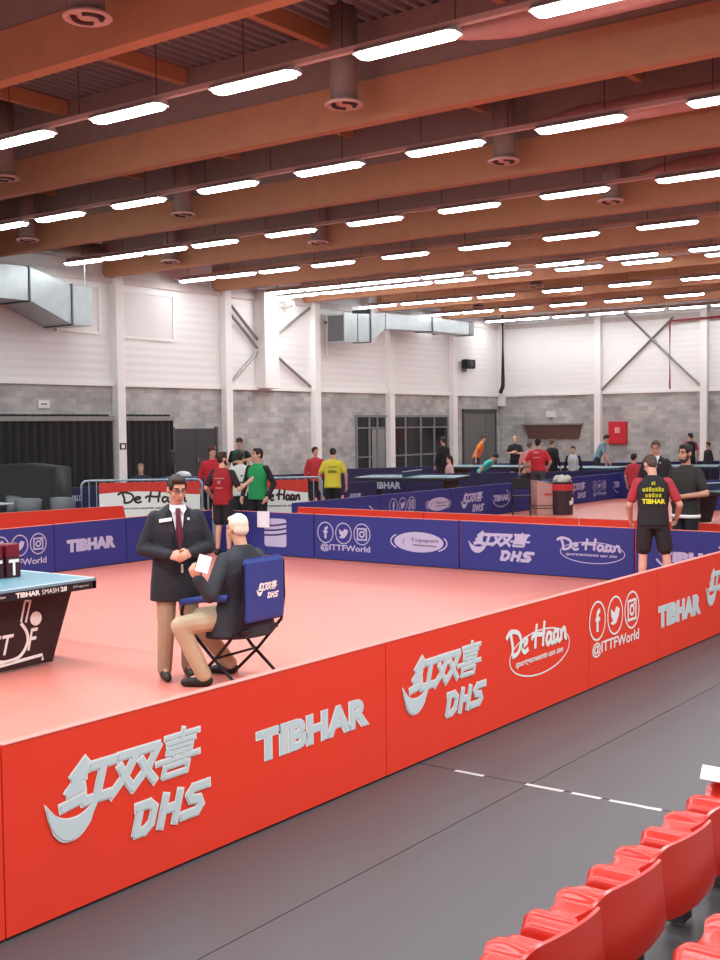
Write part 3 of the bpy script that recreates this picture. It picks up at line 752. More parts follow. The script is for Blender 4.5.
# ------------------------------------------------------------------ tables
TOPB = mat('#68909f', 0.35, noise=0.04, spec=0.5)
def tt_table(name, lab, loc, rz, end_panel=True, side_text=True, net=True):
    """origin on the floor under the middle; long axis local x, end at +x carries the panel"""
    t = thing(name, lab, 'table', loc, rz)
    HX, HY = 1.37, 0.7625
    for s in (-1, 1):
        bm = bmesh.new(); box(bm, min(0.006 * s, s * HX), max(0.006 * s, s * HX), -HY, HY, 0.735, 0.76, bevel=0.003)
        top = obj('tabletop', bm, TOPB, t)
        bm = bmesh.new()
        xs = sorted((s * HX, s * (HX - 0.02)))
        box(bm, xs[0], xs[1], -HY, HY, 0.76, 0.7606)
        for q in (-1, 1):
            box(bm, min(0.006 * s, s * HX), max(0.006 * s, s * HX), min(q * HY, q * (HY - 0.02)), max(q * HY, q * (HY - 0.02)), 0.76, 0.7606)
        obj('white_line', bm, WHITE, top)
        bm = bmesh.new()
        xs = sorted((s * (HX - 0.002), s * (HX - 0.035)))
        box(bm, xs[0], xs[1], -HY + 0.002, HY - 0.002, 0.665, 0.735)
        for q in (-1, 1):
            box(bm, min(0.02 * s, s * HX), max(0.02 * s, s * HX) - 0.002, min(q * HY, q * (HY - 0.035)) , max(q * HY, q * (HY - 0.035)), 0.665, 0.735)
        obj('apron', bm, mat('#1c1a1e', 0.5), t)
        bm = bmesh.new(); prism(bm, [(-0.72, 0.665), (0.72, 0.665), (0.47, 0.02), (-0.47, 0.02)], -0.03, 0.03)
        pan = obj('leg_panel', bm, mat('#2c181a', 0.55, noise=0.1), t)
        pan.rotation_euler = (0, 0, s * PI / 2); pan.location = (s * (HX - 0.3), 0, 0)
        if s == 1 and end_panel:
            bm = bmesh.new()
            y = -0.0325
            for ch, a in (('I', -0.26), ('T', -0.19), ('T', -0.06), ):
                letters(bm, ch, a, 0.16, 0.04 if ch == 'I' else 0.125, 0.17, y, bold=0.015, shear=0.35)
            letters(bm, 'F', 0.2, 0.16, 0.12, 0.19, y, bold=0.01, shear=0.35)
            stroke(bm, smooth2([(-0.17, 0.14), (-0.05, 0.1), (0.11, 0.12), (0.2, 0.22), (0.2, 0.32), (0.14, 0.41)]), 0.03, y)
            stroke(bm, [(0.14, 0.42), (0.19, 0.6)], 0.02, y); stroke(bm, [(0.19, 0.41), (0.245, 0.59)], 0.02, y); stroke(bm, [(0.185, 0.6), (0.255, 0.59)], 0.02, y)
            flat(bm, [ellipse(0.3, 0.43, 0.062, 0.062, 20)], y)
            stroke(bm, [(-0.45, 0.05), (0.36, 0.1), (0.36, 0.05)], 0.028, y)
            part('federation_logo', bm, WHITE, pan)
    if side_text:
        for wd, x_, z_, w_, h_, bo in (('TIBHAR', -0.11, 0.679, 0.25, 0.044, 0.04), ('SMASH', 0.16, 0.68, 0.18, 0.041, 0.0), ('28', 0.36, 0.68, 0.07, 0.041, 0.03), ('ITTF approved', 0.5, 0.69, 0.17, 0.022, 0.0), ('Table Open', -0.36, 0.69, 0.15, 0.022, 0.0)):
            bm = bmesh.new(); letters(bm, wd, x_, z_, w_, h_, 0, bold=bo)
            tx = part('apron_lettering', bm, WHITE, t)
            tx.rotation_euler = (0, 0, PI / 2); tx.location = (HX + 0.0015, 0, 0)
    if net:
        bm = bmesh.new(); box(bm, -0.004, 0.004, -HY - 0.15, HY + 0.15, 0.765, 0.9125)
        nt_ = obj('net', bm, mat('#22304c', 0.8), t)
        bm = bmesh.new(); box(bm, -0.007, 0.007, -HY - 0.15, HY + 0.15, 0.9, 0.915); obj('net_tape', bm, WHITE, nt_)
    return t
tt_table('table_tennis_table', 'blue table tennis table with a dark logo panel at the left photo edge', (-8.13 - 1.37, 6.25, 0), 0)
tx, ty = gp(735, 23.2)
tt_table('table_tennis_table', 'blue table tennis table cut off by the right photo edge', (tx, ty, 0), -PI / 2 * 0 - 0.4, side_text=False)
def small_table(px, d, rz, lab, net=True, words=None):
    x, y = gp(px, d)
    t = tt_table('table_tennis_table', lab, (x, y, 0), rz, end_panel=False, side_text=False, net=net)
    if words:
        bm = bmesh.new(); letters(bm, words, -0.9, 0.46, 0.8, 0.18, -0.75, bold=0.03); part('apron_lettering', bm, PALE, t)
    return t
small_table(412, 31.2, 0.30, 'far blue table tennis table with pale lettering below the dark windows', net=True, words='TIBHAR')
small_table(492, 38.6, 0.2, 'far blue table behind the person in the turquoise shirt', net=False)
small_table(578, 36.7, 0.2, 'far blue table below the man in the grey blue shirt', net=False, words='TIBHAR')
small_table(674, 36.9, 0.25, 'far blue table left of the man in the dark suit', net=False)

# score boxes with a white letter on the near table
for k, (x, y, lab) in enumerate(((-8.85, 6.62, 'dark red box with a white T, right one on the near table'), (-8.87, 6.455, 'dark red box with a white T, left one at the photo edge'))):
    t = thing('towel_box', lab, 'box', (x, y, 0.7606), 0, 'dark red boxes on the near table')
    bm = bmesh.new(); box(bm, -0.07, 0.07, -0.075, 0.075, 0, 0.18, bevel=0.008); obj('lower_case', bm, mat('#3a1a22', 0.4), t)
    bm = bmesh.new(); box(bm, -0.066, 0.066, -0.071, 0.071, 0.18, 0.305, bevel=0.012); obj('upper_case', bm, mat('#6b1a28', 0.35), t)
    bm = bmesh.new(); letters(bm, 'T', -0.055, 0.02, 0.11, 0.145, 0, bold=0.03)
    p = part('letter', bm, WHITE, t); p.rotation_euler = (0, 0, PI / 2); p.location = (0.0715, 0, 0)

# ------------------------------------------------------------------ metal crowd fences with banners
def fence(lab, p0, p1, ban, n_bars, seed_text):
    p0 = Vector((p0[0], p0[1], 0)); p1 = Vector((p1[0], p1[1], 0)); d = p1 - p0; L = d.length
    t = thing('crowd_fence', lab, 'fence', p0, math.atan2(d.y, d.x))
    met = mat('#9fb0b8', 0.35, 0.6)
    r = 0.12
    pts = [(0.02, 0, 0.12)] + [Vector((0.02 + r, 0, 1.1 - r)) + r * Vector((math.cos(PI - a * PI / 10), 0, math.sin(PI - a * PI / 10))) for a in range(6)] + [Vector((L - 0.02 - r, 0, 1.1 - r)) + r * Vector((math.cos(PI / 2 - a * PI / 10), 0, math.sin(PI / 2 - a * PI / 10))) for a in range(6)] + [(L - 0.02, 0, 0.12)]
    bm = bmesh.new(); tube(bm, pts, 0.022, 8); obj('frame', bm, met, t)
    bm = bmesh.new(); tube(bm, [(0.02, 0, 0.2), (L - 0.02, 0, 0.2)], 0.016, 6); obj('lower_rail', bm, met, t)
    for i in range(1, n_bars):
        x = 0.02 + (L - 0.04) * i / n_bars
        bm = bmesh.new(); tube(bm, [(x, 0, 0.2), (x, 0, 1.09)], 0.011, 6); obj('bar', bm, met, t)
    for x in (0.3, L - 0.3):
        bm = bmesh.new(); tube(bm, [(x, -0.3, 0.03), (x, 0, 0.09), (x, 0.3, 0.03)], 0.02, 6); obj('foot', bm, met, t)
        bm = bmesh.new(); tube(bm, [(x, 0, 0.09), (x, 0, 0.2)], 0.018, 6); obj('foot_post', bm, met, t)
    a, b = ban
    bt = tag(obj('banner', BX(0, b - a, -0.03, -0.024, 0.3, 1.06), mat('#e4e4dc', 0.7, noise=0.03)), 'white banner with a red band and handwritten name tied to the ' + seed_text, 'banner')
    bt.location = p0 + d.normalized() * a; bt.rotation_euler = t.rotation_euler
    w = b - a
    bm = bmesh.new()
    flat(bm, [[(0, 1.06)] + [(w * k / 12, 0.84 + 0.04 * math.sin(k / 12 * PI * 1.4)) for k in range(13)] + [(w, 1.06)]], -0.0315)
    part('red_band', bm, mat('#c9382f', 0.7), bt)
    bm = bmesh.new()
    flat(bm, [[(0, 0.3)] + [(w * k / 12, 0.42 - 0.1 * math.sin(k / 12 * PI * 1.2)) for k in range(13)] + [(w, 0.3)]], -0.0315)
    part('green_band', bm, mat('#2c7a3c', 0.7), bt)
    bm = bmesh.new()
    de_haan(bm, w * 0.18, 0.6, w * 0.68, 0.27, -0.033, 0.042)
    letters(bm, 'sportgemeente aan zee', w * 0.2, 0.52, w * 0.52, 0.05, -0.033, bold=0.02, shear=0.3)
    part('lettering', bm, mat('#3a2226'), bt)
    return t
fence('metal crowd fence with a banner left of the standing official', gp(79, 22.7), gp(202, 23.0), (0.36, 2.3), 16, 'left metal fence')
fence('metal crowd fence with a banner right of the green tracksuit player', gp(246, 23.0), gp(322, 23.2), (0.05, 1.2), 9, 'right metal fence')
far_f = fence
t = thing('crowd_fence', 'narrow piece of metal fence behind the standing official and the player', 'fence', gp(207, 22.6) + (0,), 0.6)
for x in (0, 0.12, 0.24):
    bm = bmesh.new(); tube(bm, [(x, 0, 0.0), (x, 0, 1.08)], 0.018, 6); obj('bar', bm, mat('#9fb0b8', 0.35, 0.6), t)
bm = bmesh.new(); tube(bm, [(-0.02, 0, 1.08), (0.26, 0, 1.08)], 0.02, 6); obj('top_rail', bm, mat('#9fb0b8', 0.35, 0.6), t)

# ------------------------------------------------------------------ bins beside the next court
bx_, by_ = gp(543, 27.3)
t = thing('waste_bin', 'pink beige column bin with a slanted top in the next court', 'bin', (bx_, by_, 0), 0.9)
bm = bmesh.new(); prism(bm, [(-0.24, 0), (0.24, 0), (0.24, 0.68), (-0.24, 0.8)], -0.2, 0.2)
obj('body', bm, mat('#c69a90', 0.5), t)
obj('lid', BX(-0.2, 0.12, -0.16, 0.16, 0.74, 0.77), mat('#6b7078', 0.5), t)
for z in (0.14, 0.2):
    obj('stripe', BX(-0.245, 0.245, -0.205, 0.205, z, z + 0.02), mat('#4c3b3e', 0.5), t)
obj('sticker', BX(-0.06, 0.12, -0.205, -0.2, 0.44, 0.5), mat('#c4564c', 0.5), t)
bx_, by_ = gp(562, 27.2)
t = thing('waste_bin', 'dark bin with a red band and rubbish bag beside the pink bin', 'bin', (bx_, by_, 0), 0.7)
bm = bmesh.new(); lathe(bm, [(0.22, 0), (0.24, 0.02), (0.25, 0.55), (0.25, 0.56)], 20); obj('lower_body', bm, mat('#3a2a30', 0.5), t, smooth=False)
bm = bmesh.new(); lathe(bm, [(0.25, 0.56), (0.256, 0.57), (0.256, 0.7), (0.25, 0.71)], 20); obj('red_band', bm, mat('#c8323a', 0.5), t)
bm = bmesh.new(); lathe(bm, [(0.25, 0.71), (0.26, 0.73), (0.24, 0.76)], 20); obj('rim', bm, mat('#2a2228', 0.5), t)
bm = bmesh.new()
for k in range(9):
    a = k * 0.7
    bmesh.ops.create_icosphere(bm, subdivisions=2, radius=0.09, matrix=Matrix.Translation((0.13 * math.cos(a), 0.13 * math.sin(a), 0.77 + 0.03 * (k % 3))))
obj('bag', bm, mat('#c2c2b4', 0.4, noise=0.4, scale=9), t, smooth=True)
bm = bmesh.new(); flat(bm, [[(0.0, 0.22), (0.1, 0.25), (0.11, 0.38), (0.05, 0.4), (0.06, 0.33), (-0.02, 0.32)]], -0.256)
p = part('sticker', bm, WHITE, t); p.rotation_euler = (0, 0, 0.5)
cx_, cy_ = gp(521, 27.0)
t = thing('folding_chair', 'black folding chair left of the pink bin', 'chair', (cx_, cy_, 0), 0.5)
blk = mat('#1d1c22', 0.5)
for s in (-1, 1):
    bm = bmesh.new(); tube(bm, [(s * 0.2, -0.22, 0), (s * 0.2, 0.2, 0.5), (s * 0.2, 0.26, 0.85)], 0.018, 6); obj('leg', bm, blk, t)
    bm = bmesh.new(); tube(bm, [(s * 0.2, 0.25, 0), (s * 0.2, -0.15, 0.45)], 0.018, 6); obj('leg', bm, blk, t)
obj('seat', BX(-0.2, 0.2, -0.2, 0.2, 0.43, 0.46, bevel=0.01), blk, t)
obj('backrest', BX(-0.2, 0.2, 0.22, 0.25, 0.6, 0.85, bevel=0.01), blk, t)

# ------------------------------------------------------------------ things at the far left
dx_, dy_ = gp(10, 24.5)
t = thing('covered_stack', 'large pile covered by a black cloth at the left photo edge', 'cover', (dx_, dy_, 0), 0.6)
bm = bmesh.new(); N = 26
def dr(u, v):
    x = -1.6 + 3.2 * u; z0 = 1.32 - 0.05 * math.sin(u * 9)
    return x, z0
rings = []
for i in range(N + 1):
    u = i / N; x = -1.5 + 2.6 * u
    zt = 1.42 + 0.03 * math.sin(u * 11) - 0.04 * u
    f = 0.05 * math.sin(u * 31) + 0.03 * math.sin(u * 17)
    rings.append([bm.verts.new(p) for p in ((x * 1.02, -0.75 - f, 0.0), (x * 1.01, -0.66 - f * 0.7, 0.6), (x, -0.6, zt - 0.06), (x, -0.5, zt), (x, 0.5, zt - 0.02), (x, 0.6, zt - 0.08), (x, 0.7 + f, 0))])
for A, B in zip(rings, rings[1:]):
    for k in range(6): bm.faces.new((A[k], A[k + 1], B[k + 1], B[k]))
    bm.faces.new((A[0], B[0], B[6], A[6]))
bm.faces.new(rings[0]); bm.faces.new(rings[-1][::-1])
obj('cloth', bm, mat('#202022', 0.75, noise=0.2), t, smooth=True)
def shell_chair(px, d, rz, lab):
    x, y = gp(px, d)
    t = thing('plastic_chair', lab, 'chair', (x, y, 0), rz, 'grey chairs by the black cover')
    gm = mat('#6f7478', 0.4)
    bm = bmesh.new(); rings = []
    for i in range(9):
        a = PI * 1.15 * (i / 8) - PI * 0.075
        rings.append([bm.verts.new((0.24 * math.cos(a) * s, -0.02 + 0.2 * math.sin(a) * s, z)) for z, s in ((0.45, 0.95), (0.62, 1.0), (0.74 + 0.04 * math.sin(a), 1.04), (0.76 + 0.04 * math.sin(a), 1.0), (0.62, 0.92), (0.45, 0.87))])
    for A, B in zip(rings, rings[1:]):
        for k in range(6): bm.faces.new((A[k], A[(k + 1) % 6], B[(k + 1) % 6], B[k]))
    bm.faces.new(rings[0]); bm.faces.new(rings[-1][::-1])
    obj('backrest', bm, gm, t, smooth=True)
    bm = bmesh.new(); box(bm, -0.23, 0.23, -0.28, 0.18, 0.42, 0.455, bevel=0.015); obj('seat', bm, gm, t)
    for a in (-1, 1):
        for b in (-1, 1):
            bm = bmesh.new(); tube(bm, [(a * 0.18, b * 0.17 - 0.05, 0.43), (a * 0.22, b * 0.22 - 0.05, 0)], 0.014, 6); obj('leg', bm, mat('#9a9a9a', 0.3, 0.7), t)
shell_chair(27, 22.6, -2.4, 'grey shell chair, front middle one by the black cover')
shell_chair(61, 22.8, -2.5, 'grey shell chair nearest the metal fence')
shell_chair(14, 23.3, 2.2, 'grey shell chair turned sideways before the black cover')
x, y = gp(-6, 22.0)
t = thing('side_table', 'small pale table top at the left photo edge', 'table', (x, y, 0))
obj('table_top', BX(-0.3, 0.22, -0.25, 0.25, 0.7, 0.73, bevel=0.01), mat('#b9c0c4', 0.4), t)
bm = bmesh.new(); lathe(bm, [(0.2, 0), (0.03, 0.02), (0.03, 0.7)], 12); obj('leg', bm, DARK, t)
x, y = gp(171, 32.2)
t = thing('tripod_stand', 'dark stand with equipment in front of the double door', 'stand', (x, y, 0))
for k in range(3):
    bm = bmesh.new(); tube(bm, [(0, 0, 0.5), (0.3 * math.cos(k * 2.1), 0.3 * math.sin(k * 2.1), 0)], 0.018, 6); obj('leg', bm, DARK, t)
bm = bmesh.new(); tube(bm, [(0, 0, 0.5), (0, 0, 1.15)], 0.02, 6); obj('pole', bm, DARK, t)
obj('head', BX(-0.09, 0.09, -0.08, 0.08, 1.1, 1.5, bevel=0.03), mat('#35353a', 0.5, noise=0.4, scale=12), t)
x, y = gp(186, 33.6)
t = thing('desk', 'blue covered desk in front of the dark double door', 'table', (x, y, 0), 0.4)
obj('cloth', BX(-0.7, 1.2, -0.35, 0.35, 0, 0.72, bevel=0.02), mat('#2d3a78', 0.7), t)
bm = bmesh.new(); lathe(bm, [(0.26, 0), (0.28, 0.06), (0.2, 0.16), (0.08, 0.2)], 16)
o = tag(obj('white_bag', bm, mat('#dcdde0', 0.6, noise=0.2), smooth=True), 'white bag lying on the blue desk by the double door', 'bag'); o.location = (x - 0.15, y, 0.721); o.scale = (1.0, 0.7, 0.8)

# ------------------------------------------------------------------ people
class Blob:
    def __init__(self): self.bm = bmesh.new()
    def ell(self, c, r, rot=None, sub=2):
        m = Matrix.Translation(Vector(c)) @ (rot.to_4x4() if rot is not None else Matrix.Identity(4)) @ Matrix.Diagonal((r[0], r[1], r[2], 1))
        bmesh.ops.create_icosphere(self.bm, subdivisions=sub, radius=1.0, matrix=m)
        return self
    def cone(self, p, q, r0, r1, n=3):
        p, q = Vector(p), Vector(q)
        L = (q - p).length
        k = max(n, int(L / max(min(r0, r1), 0.012) * 1.2) + 1)
        if k > 14: k = 14
        # ring tube plus round ends, so the union reads as one tapering limb
        tube(self.bm, [p + (q - p) * i / 2 for i in range(3)], r0, 10, r1=r1)
        self.ell(p, (r0, r0, r0)); self.ell(q, (r1, r1, r1))
        return self
    def chain(self, pts, rs):
        for i in range(len(pts) - 1): self.cone(pts[i], pts[i + 1], rs[i], rs[i + 1])
        return self
    def loft(self, rings, xf=None, n=20):
        """closed solid through elliptical rings (z, rx, ry, yoff)"""
        R_ = []
        for z, rx, ry, yo in rings:
            row = []
            for k in range(n):
                a = 2 * PI * k / n
                c, s_ = math.cos(a), math.sin(a)
                c = math.copysign(abs(c) ** 0.85, c); s_ = math.copysign(abs(s_) ** 0.85, s_)
                v = Vector((rx * c, yo + ry * s_, z))
                row.append(self.bm.verts.new(xf(v) if xf else v))
            R_.append(row)
        for A, B in zip(R_, R_[1:]):
            for k in range(n): self.bm.faces.new((A[k], A[(k + 1) % n], B[(k + 1) % n], B[k]))
        self.bm.faces.new(R_[0][::-1]); self.bm.faces.new(R_[-1])
        return self
    def build(self, name, m, parent, vox, smooth=2, s=1.0):
        me = bpy.data.meshes.new('raw'); self.bm.to_mesh(me); self.bm.free()
        o = bpy.data.objects.new('raw', me); COL.objects.link(o)
        md = o.modifiers.new('r', 'REMESH'); md.mode = 'VOXEL'; md.voxel_size = vox; md.adaptivity = 0
        if smooth:
            md = o.modifiers.new('s', 'SMOOTH'); md.factor = 0.5; md.iterations = smooth
        bpy.context.view_layer.update()
        out = bpy.data.meshes.new_from_object(o.evaluated_get(bpy.context.evaluated_depsgraph_get()))
        bpy.data.objects.remove(o); bpy.data.meshes.remove(me)
        out.name = name
        if s != 1.0: out.transform(Matrix.Scale(s, 4))
        for p in out.polygons: p.use_smooth = True
        return link(name, out, m, parent)

def rotx(a): return Matrix.Rotation(a, 3, 'X')
def rotz(a): return Matrix.Rotation(a, 3, 'Z')

def hand(B, w, d, palm, thumb, fine, curl=0.7):
    """palm and five fingers: w wrist, d direction, palm = normal the fingers curl towards, thumb = side of the thumb"""
    w, d, palm, thumb = Vector(w), Vector(d).normalized(), Vector(palm).normalized(), Vector(thumb).normalized()
    c = w + d * 0.05
    if not fine:
        B.cone(w, w + d * 0.08, 0.03, 0.036); B.cone(w + d * 0.08, w + d * 0.15 + palm * 0.03, 0.033, 0.022)
        B.cone(w + d * 0.03 + thumb * 0.02, w + d * 0.1 + thumb * 0.045 + palm * 0.02, 0.016, 0.012)
        return
    M = Matrix((thumb, palm, d)).transposed()
    B.ell(w + d * 0.05, (0.042, 0.017, 0.056), M)
    for k, (off, ln) in enumerate(((0.030, 0.072), (0.011, 0.08), (-0.009, 0.075), (-0.029, 0.06))):
        a = w + d * 0.07 + thumb * off
        b = a + (d * math.cos(curl * 0.5) + palm * math.sin(curl * 0.5)) * ln * 0.55
        e = b + (d * math.cos(curl * 1.5) + palm * math.sin(curl * 1.5)) * ln * 0.5
        B.chain([a, b, e], [0.0095, 0.0088, 0.0075])
    a = w + d * 0.025 + thumb * 0.03
    b = a + (d * 0.6 + thumb * 0.7 + palm * 0.25).normalized() * 0.036
    e = b + (d * 0.85 + palm * 0.45).normalized() * 0.032
    B.chain([a, b, e], [0.013, 0.0105, 0.009])

def human(lab, xy, face, h=1.75, z=0.0, vox=0.016, top='#333333', sleeves='short', slc=None, bottom='shorts', bc='#1c1c20', shoe='#22201f', hair='#241a16', skin='#c69882',
          lean=0.0, turn=0.0, nod=0.0, arms=None, legs=None, drop=0.0, hem=0.86, group=None, face_parts=False, fine=False, bald=False, coat=False, cat='person', beard=None, extra=None, waist_off=0.0, hz=None, cap=None, bulk=1.0, long_hair=False, flare=1.0, skirt=False):
    s = h / 1.75
    t = thing('person', lab, cat, (xy[0], xy[1], z), math.atan2(face[1], face[0]) - PI / 2, group)
    PIV = Vector((0, 0, 0.95))
    RL = rotx(-math.radians(lean))
    U = lambda p: RL @ (Vector(p) - PIV) + PIV - Vector((0, 0, drop))
    NP = Vector((0, 0.01, 1.5))
    RH = rotz(math.radians(turn)) @ rotx(-math.radians(nod))
    Hd = lambda p: U(RH @ (Vector(p) - NP) + NP)
    RHd = RL @ RH
    sk = mat(skin, 0.55, noise=0.06, scale=14)
    arms = arms or {}
    AR = arms.get('R', [(0.255, -0.03, 1.14), (0.27, 0.06, 0.89)]); AL = arms.get('L', [(-0.255, -0.03, 1.14), (-0.27, 0.06, 0.89)])
    AR = [U(p) for p in AR]; AL = [U(p) for p in AL]
    legs = legs or {}
    LR = legs.get('R', [(0.1, 0.02, 0.5), (0.11, -0.02, 0.09)]); LL = legs.get('L', [(-0.1, 0.02, 0.5), (-0.11, -0.02, 0.09)])
    hip = lambda q: Vector((0.09 * q, 0, 0.92 - drop))
    fdir = legs.get('toe', (0, 1, 0)); fdir = Vector(fdir)
    # body: one continuous surface
    B = Blob()
    B.ell(Hd((0, -0.005, 1.655)), (0.074, 0.092, 0.093), RHd); B.ell(Hd((0, 0.024, 1.59)), (0.058, 0.07, 0.076), RHd); B.ell(Hd((0, 0.05, 1.545)), (0.034, 0.036, 0.03), RHd)
    if vox < 0.02:
        B.cone(Hd((0, 0.088, 1.645)), Hd((0, 0.107, 1.605)), 0.010, 0.0145)
        B.ell(Hd((0, 0.082, 1.57)), (0.026, 0.014, 0.012), RHd)
        for q in (-1, 1):
            B.ell(Hd((0.076 * q, -0.005, 1.625)), (0.011, 0.022, 0.032), RHd); B.ell(Hd((0.03 * q, 0.078, 1.665)), (0.024, 0.014, 0.008), RHd)
            B.ell(Hd((0.04 * q, 0.062, 1.605)), (0.022, 0.022, 0.022), RHd)
    B.cone(U((0, -0.015, 1.44)), Hd((0, 0.0, 1.57)), 0.06, 0.054)
    B.loft([(0.86, 0.15, 0.1, 0), (0.98, 0.155, 0.1, 0), (1.1, 0.145, 0.095, 0), (1.28, 0.165, 0.105, 0), (1.4, 0.16, 0.09, 0), (1.46, 0.08, 0.06, -0.005)], U)
    for q, A in ((1, AR), (-1, AL)):
        sh = U((0.17 * q, 0, 1.385))
        B.chain([U((0.1 * q, 0, 1.385)), sh, A[0], A[1]], [0.045, 0.046, 0.042, 0.03])
        d = (A[1] - A[0]).normalized()
        pv = arms.get('palm' + ('R' if q > 0 else 'L'), (-q, 0.0, 0.0)); tv = arms.get('thumb' + ('R' if q > 0 else 'L'), (0, 1, 0.2))
        pv = Vector(pv); pv = (pv - d * pv.dot(d)).normalized(); tv = Vector(tv); tv = (tv - d * tv.dot(d) - pv * tv.dot(pv)).normalized()
        hd = arms.get('dir' + ('R' if q > 0 else 'L'))
        hand(B, A[1], hd if hd else d, pv, tv, fine, arms.get('curl', 0.6))
    for q, Lg in ((1, LR), (-1, LL)):
        kn, an = Vector(Lg[0]), Vector(Lg[1])
        B.chain([hip(q), kn, kn.lerp(an, 0.35) + Vector((0, -0.012, 0)), an], [0.085, 0.054, 0.052, 0.036])
        B.cone(an, an + fdir * 0.12 + Vector((0, 0, -0.045)), 0.036, 0.03)
    B.build('body', sk, t, vox * 0.85 if not fine else 0.0075, 2, s)
    # hair
    if not bald:
        B = Blob()
        B.ell(Hd((0, -0.022, 1.678)), (0.082, 0.086, 0.085), RHd); B.ell(Hd((0, 0.03, 1.722)), (0.066, 0.055, 0.04), RHd); B.ell(Hd((0, -0.045, 1.63)), (0.07, 0.055, 0.075), RHd)
        for q in (-1, 1): B.ell(Hd((0.06 * q, 0.018, 1.67)), (0.02, 0.042, 0.045), RHd)
        if long_hair: B.cone(Hd((0, -0.07, 1.62)), Hd((0, -0.1, 1.42)), 0.06, 0.03)
        B.build('hair', mat(hair, 0.6, noise=0.3, scale=30), t, vox * 0.8, 1, s)
    else:
        B = Blob()
        B.ell(Hd((0, -0.024, 1.668)), (0.083, 0.088, 0.09), RHd); B.ell(Hd((0, -0.045, 1.62)), (0.074, 0.056, 0.065), RHd); B.ell(Hd((0, 0.035, 1.718)), (0.06, 0.045, 0.03), RHd)
        B.build('hair', mat(hair, 0.7, noise=0.12, scale=20), t, vox * 0.7, 1, s)
    if cap:
        B = Blob(); B.ell(Hd((0, -0.005, 1.7)), (0.088, 0.102, 0.07), RHd); B.ell(Hd((0, 0.09, 1.685)), (0.065, 0.07, 0.014), RHd)
        B.build('cap', mat(cap, 0.7), t, vox * 0.7, 1, s)
    # clothes
    b = bulk
    B = Blob()
    hm = hem
    if skirt:
        B.loft([(hm - 0.02, 0.29, 0.25, 0.05), (hm + 0.1, 0.285, 0.24, 0.045), (hm + 0.2, 0.26, 0.19, 0.02)], U)
    if coat:
        B.loft([(hm, 0.215 * flare * b, 0.15 * flare, 0), (hm + 0.12, 0.21 * (0.4 + 0.6 * flare) * b, 0.15 * flare, 0), (1.06, 0.188 * b, 0.135, 0), (1.28, 0.205 * b, 0.14, 0), (1.39, 0.2 * b, 0.115, -0.005), (1.455, 0.135, 0.088, -0.01), (1.5, 0.075, 0.07, -0.015)], U)
        ar = [0.072, 0.064, 0.06, 0.048]
    else:
        B.loft([(hm, 0.18 * b, 0.128, 0), (hm + 0.08, 0.18 * b, 0.126, 0), (1.08, 0.168 * b, 0.12, 0), (1.28, 0.19 * b, 0.128, 0), (1.39, 0.185 * b, 0.106, -0.003), (1.45, 0.12, 0.08, -0.008), (1.485, 0.068, 0.065, -0.01)], U)
        ar = [0.07, 0.062, 0.054, 0.042]
    for q, A in ((1, AR), (-1, AL)):
        SL = Blob() if slc else B
        sh = U((0.172 * (0.4 + 0.6 * bulk) * q, 0, 1.392)); ins = U((0.09 * q, 0, 1.385))
        if not slc: B.cone(ins, sh, ar[0], ar[1])
        if sleeves == 'short':
            SL.chain([ins if slc is None else sh.lerp(ins, 0.25), sh, sh.lerp(A[0], 0.72)], [ar[0], ar[1] + 0.004, ar[2] + 0.008])
        else:
            SL.chain([sh.lerp(ins, 0.3), sh, A[0], A[0].lerp(A[1], 0.97)], [ar[1], ar[1] + 0.002, ar[2], ar[3]])
        if slc: SL.build('sleeve', mat(slc, 0.8, noise=0.08), t, vox * 0.85, 2, s)
    tm = mat(top, 0.8, noise=0.08, scale=8, bump=0.05)
    B.build('jacket' if coat else 'shirt', tm, t, vox * 0.85, 2, s)
    B = Blob()
    HU = lambda v: Vector(v) - Vector((0, 0, drop))
    B.loft([(0.83, 0.165, 0.115, 0), (0.92, 0.175, 0.12, 0), (1.0, 0.165, 0.115, 0)], HU)
    for q, Lg in ((1, LR), (-1, LL)):
        kn, an = Vector(Lg[0]), Vector(Lg[1])
        if bottom == 'shorts':
            B.chain([hip(q), hip(q).lerp(kn, 0.78)], [0.105, 0.098])
        else:
            B.chain([hip(q), kn, an + Vector((0, 0, 0.0))], [0.105, 0.078, 0.066])
    B.build(bottom, mat(bc, 0.8, noise=0.1, scale=8), t, vox * 0.85, 2, s)
    for q, Lg in ((1, LR), (-1, LL)):
        an = Vector(Lg[1]); B = Blob()
        side = fdir.cross(Vector((0, 0, 1)))
        a = an + Vector((0, 0, -0.045)); 
        B.cone(a - fdir * 0.03, a + fdir * 0.06, 0.047, 0.05); B.cone(a + fdir * 0.06, a + fdir * 0.16 + Vector((0, 0, -0.01)), 0.048, 0.035); B.cone(a, an + Vector((0, 0, 0.0)), 0.046, 0.046)
        o = B.build('shoe', mat(shoe, 0.5, noise=0.1), t, vox * 0.8, 2, s)
    if face_parts:
        dk = mat('#1e1512', 0.4)
        for q in (-1, 1):
            bm = bmesh.new(); bmesh.ops.create_icosphere(bm, subdivisions=2, radius=1, matrix=Matrix.Translation(Hd((0.031 * q, 0.083, 1.648)) * s) @ RHd.to_4x4() @ Matrix.Diagonal((0.013, 0.008, 0.007, 1)))
            obj('eye', bm, dk, t, smooth=True)
            bm = bmesh.new(); tube(bm, [Hd((0.012 * q, 0.095, 1.668)) * s, Hd((0.033 * q, 0.092, 1.673)) * s, Hd((0.052 * q, 0.078, 1.668)) * s], 0.0045, 6)
            obj('eyebrow', bm, mat(hair if not bald else '#b8b4aa', 0.7), t)
        bm = bmesh.new(); tube(bm, [Hd((-0.024, 0.09, 1.566)) * s, Hd((0, 0.098, 1.568)) * s, Hd((0.024, 0.09, 1.566)) * s], 0.0045, 6)
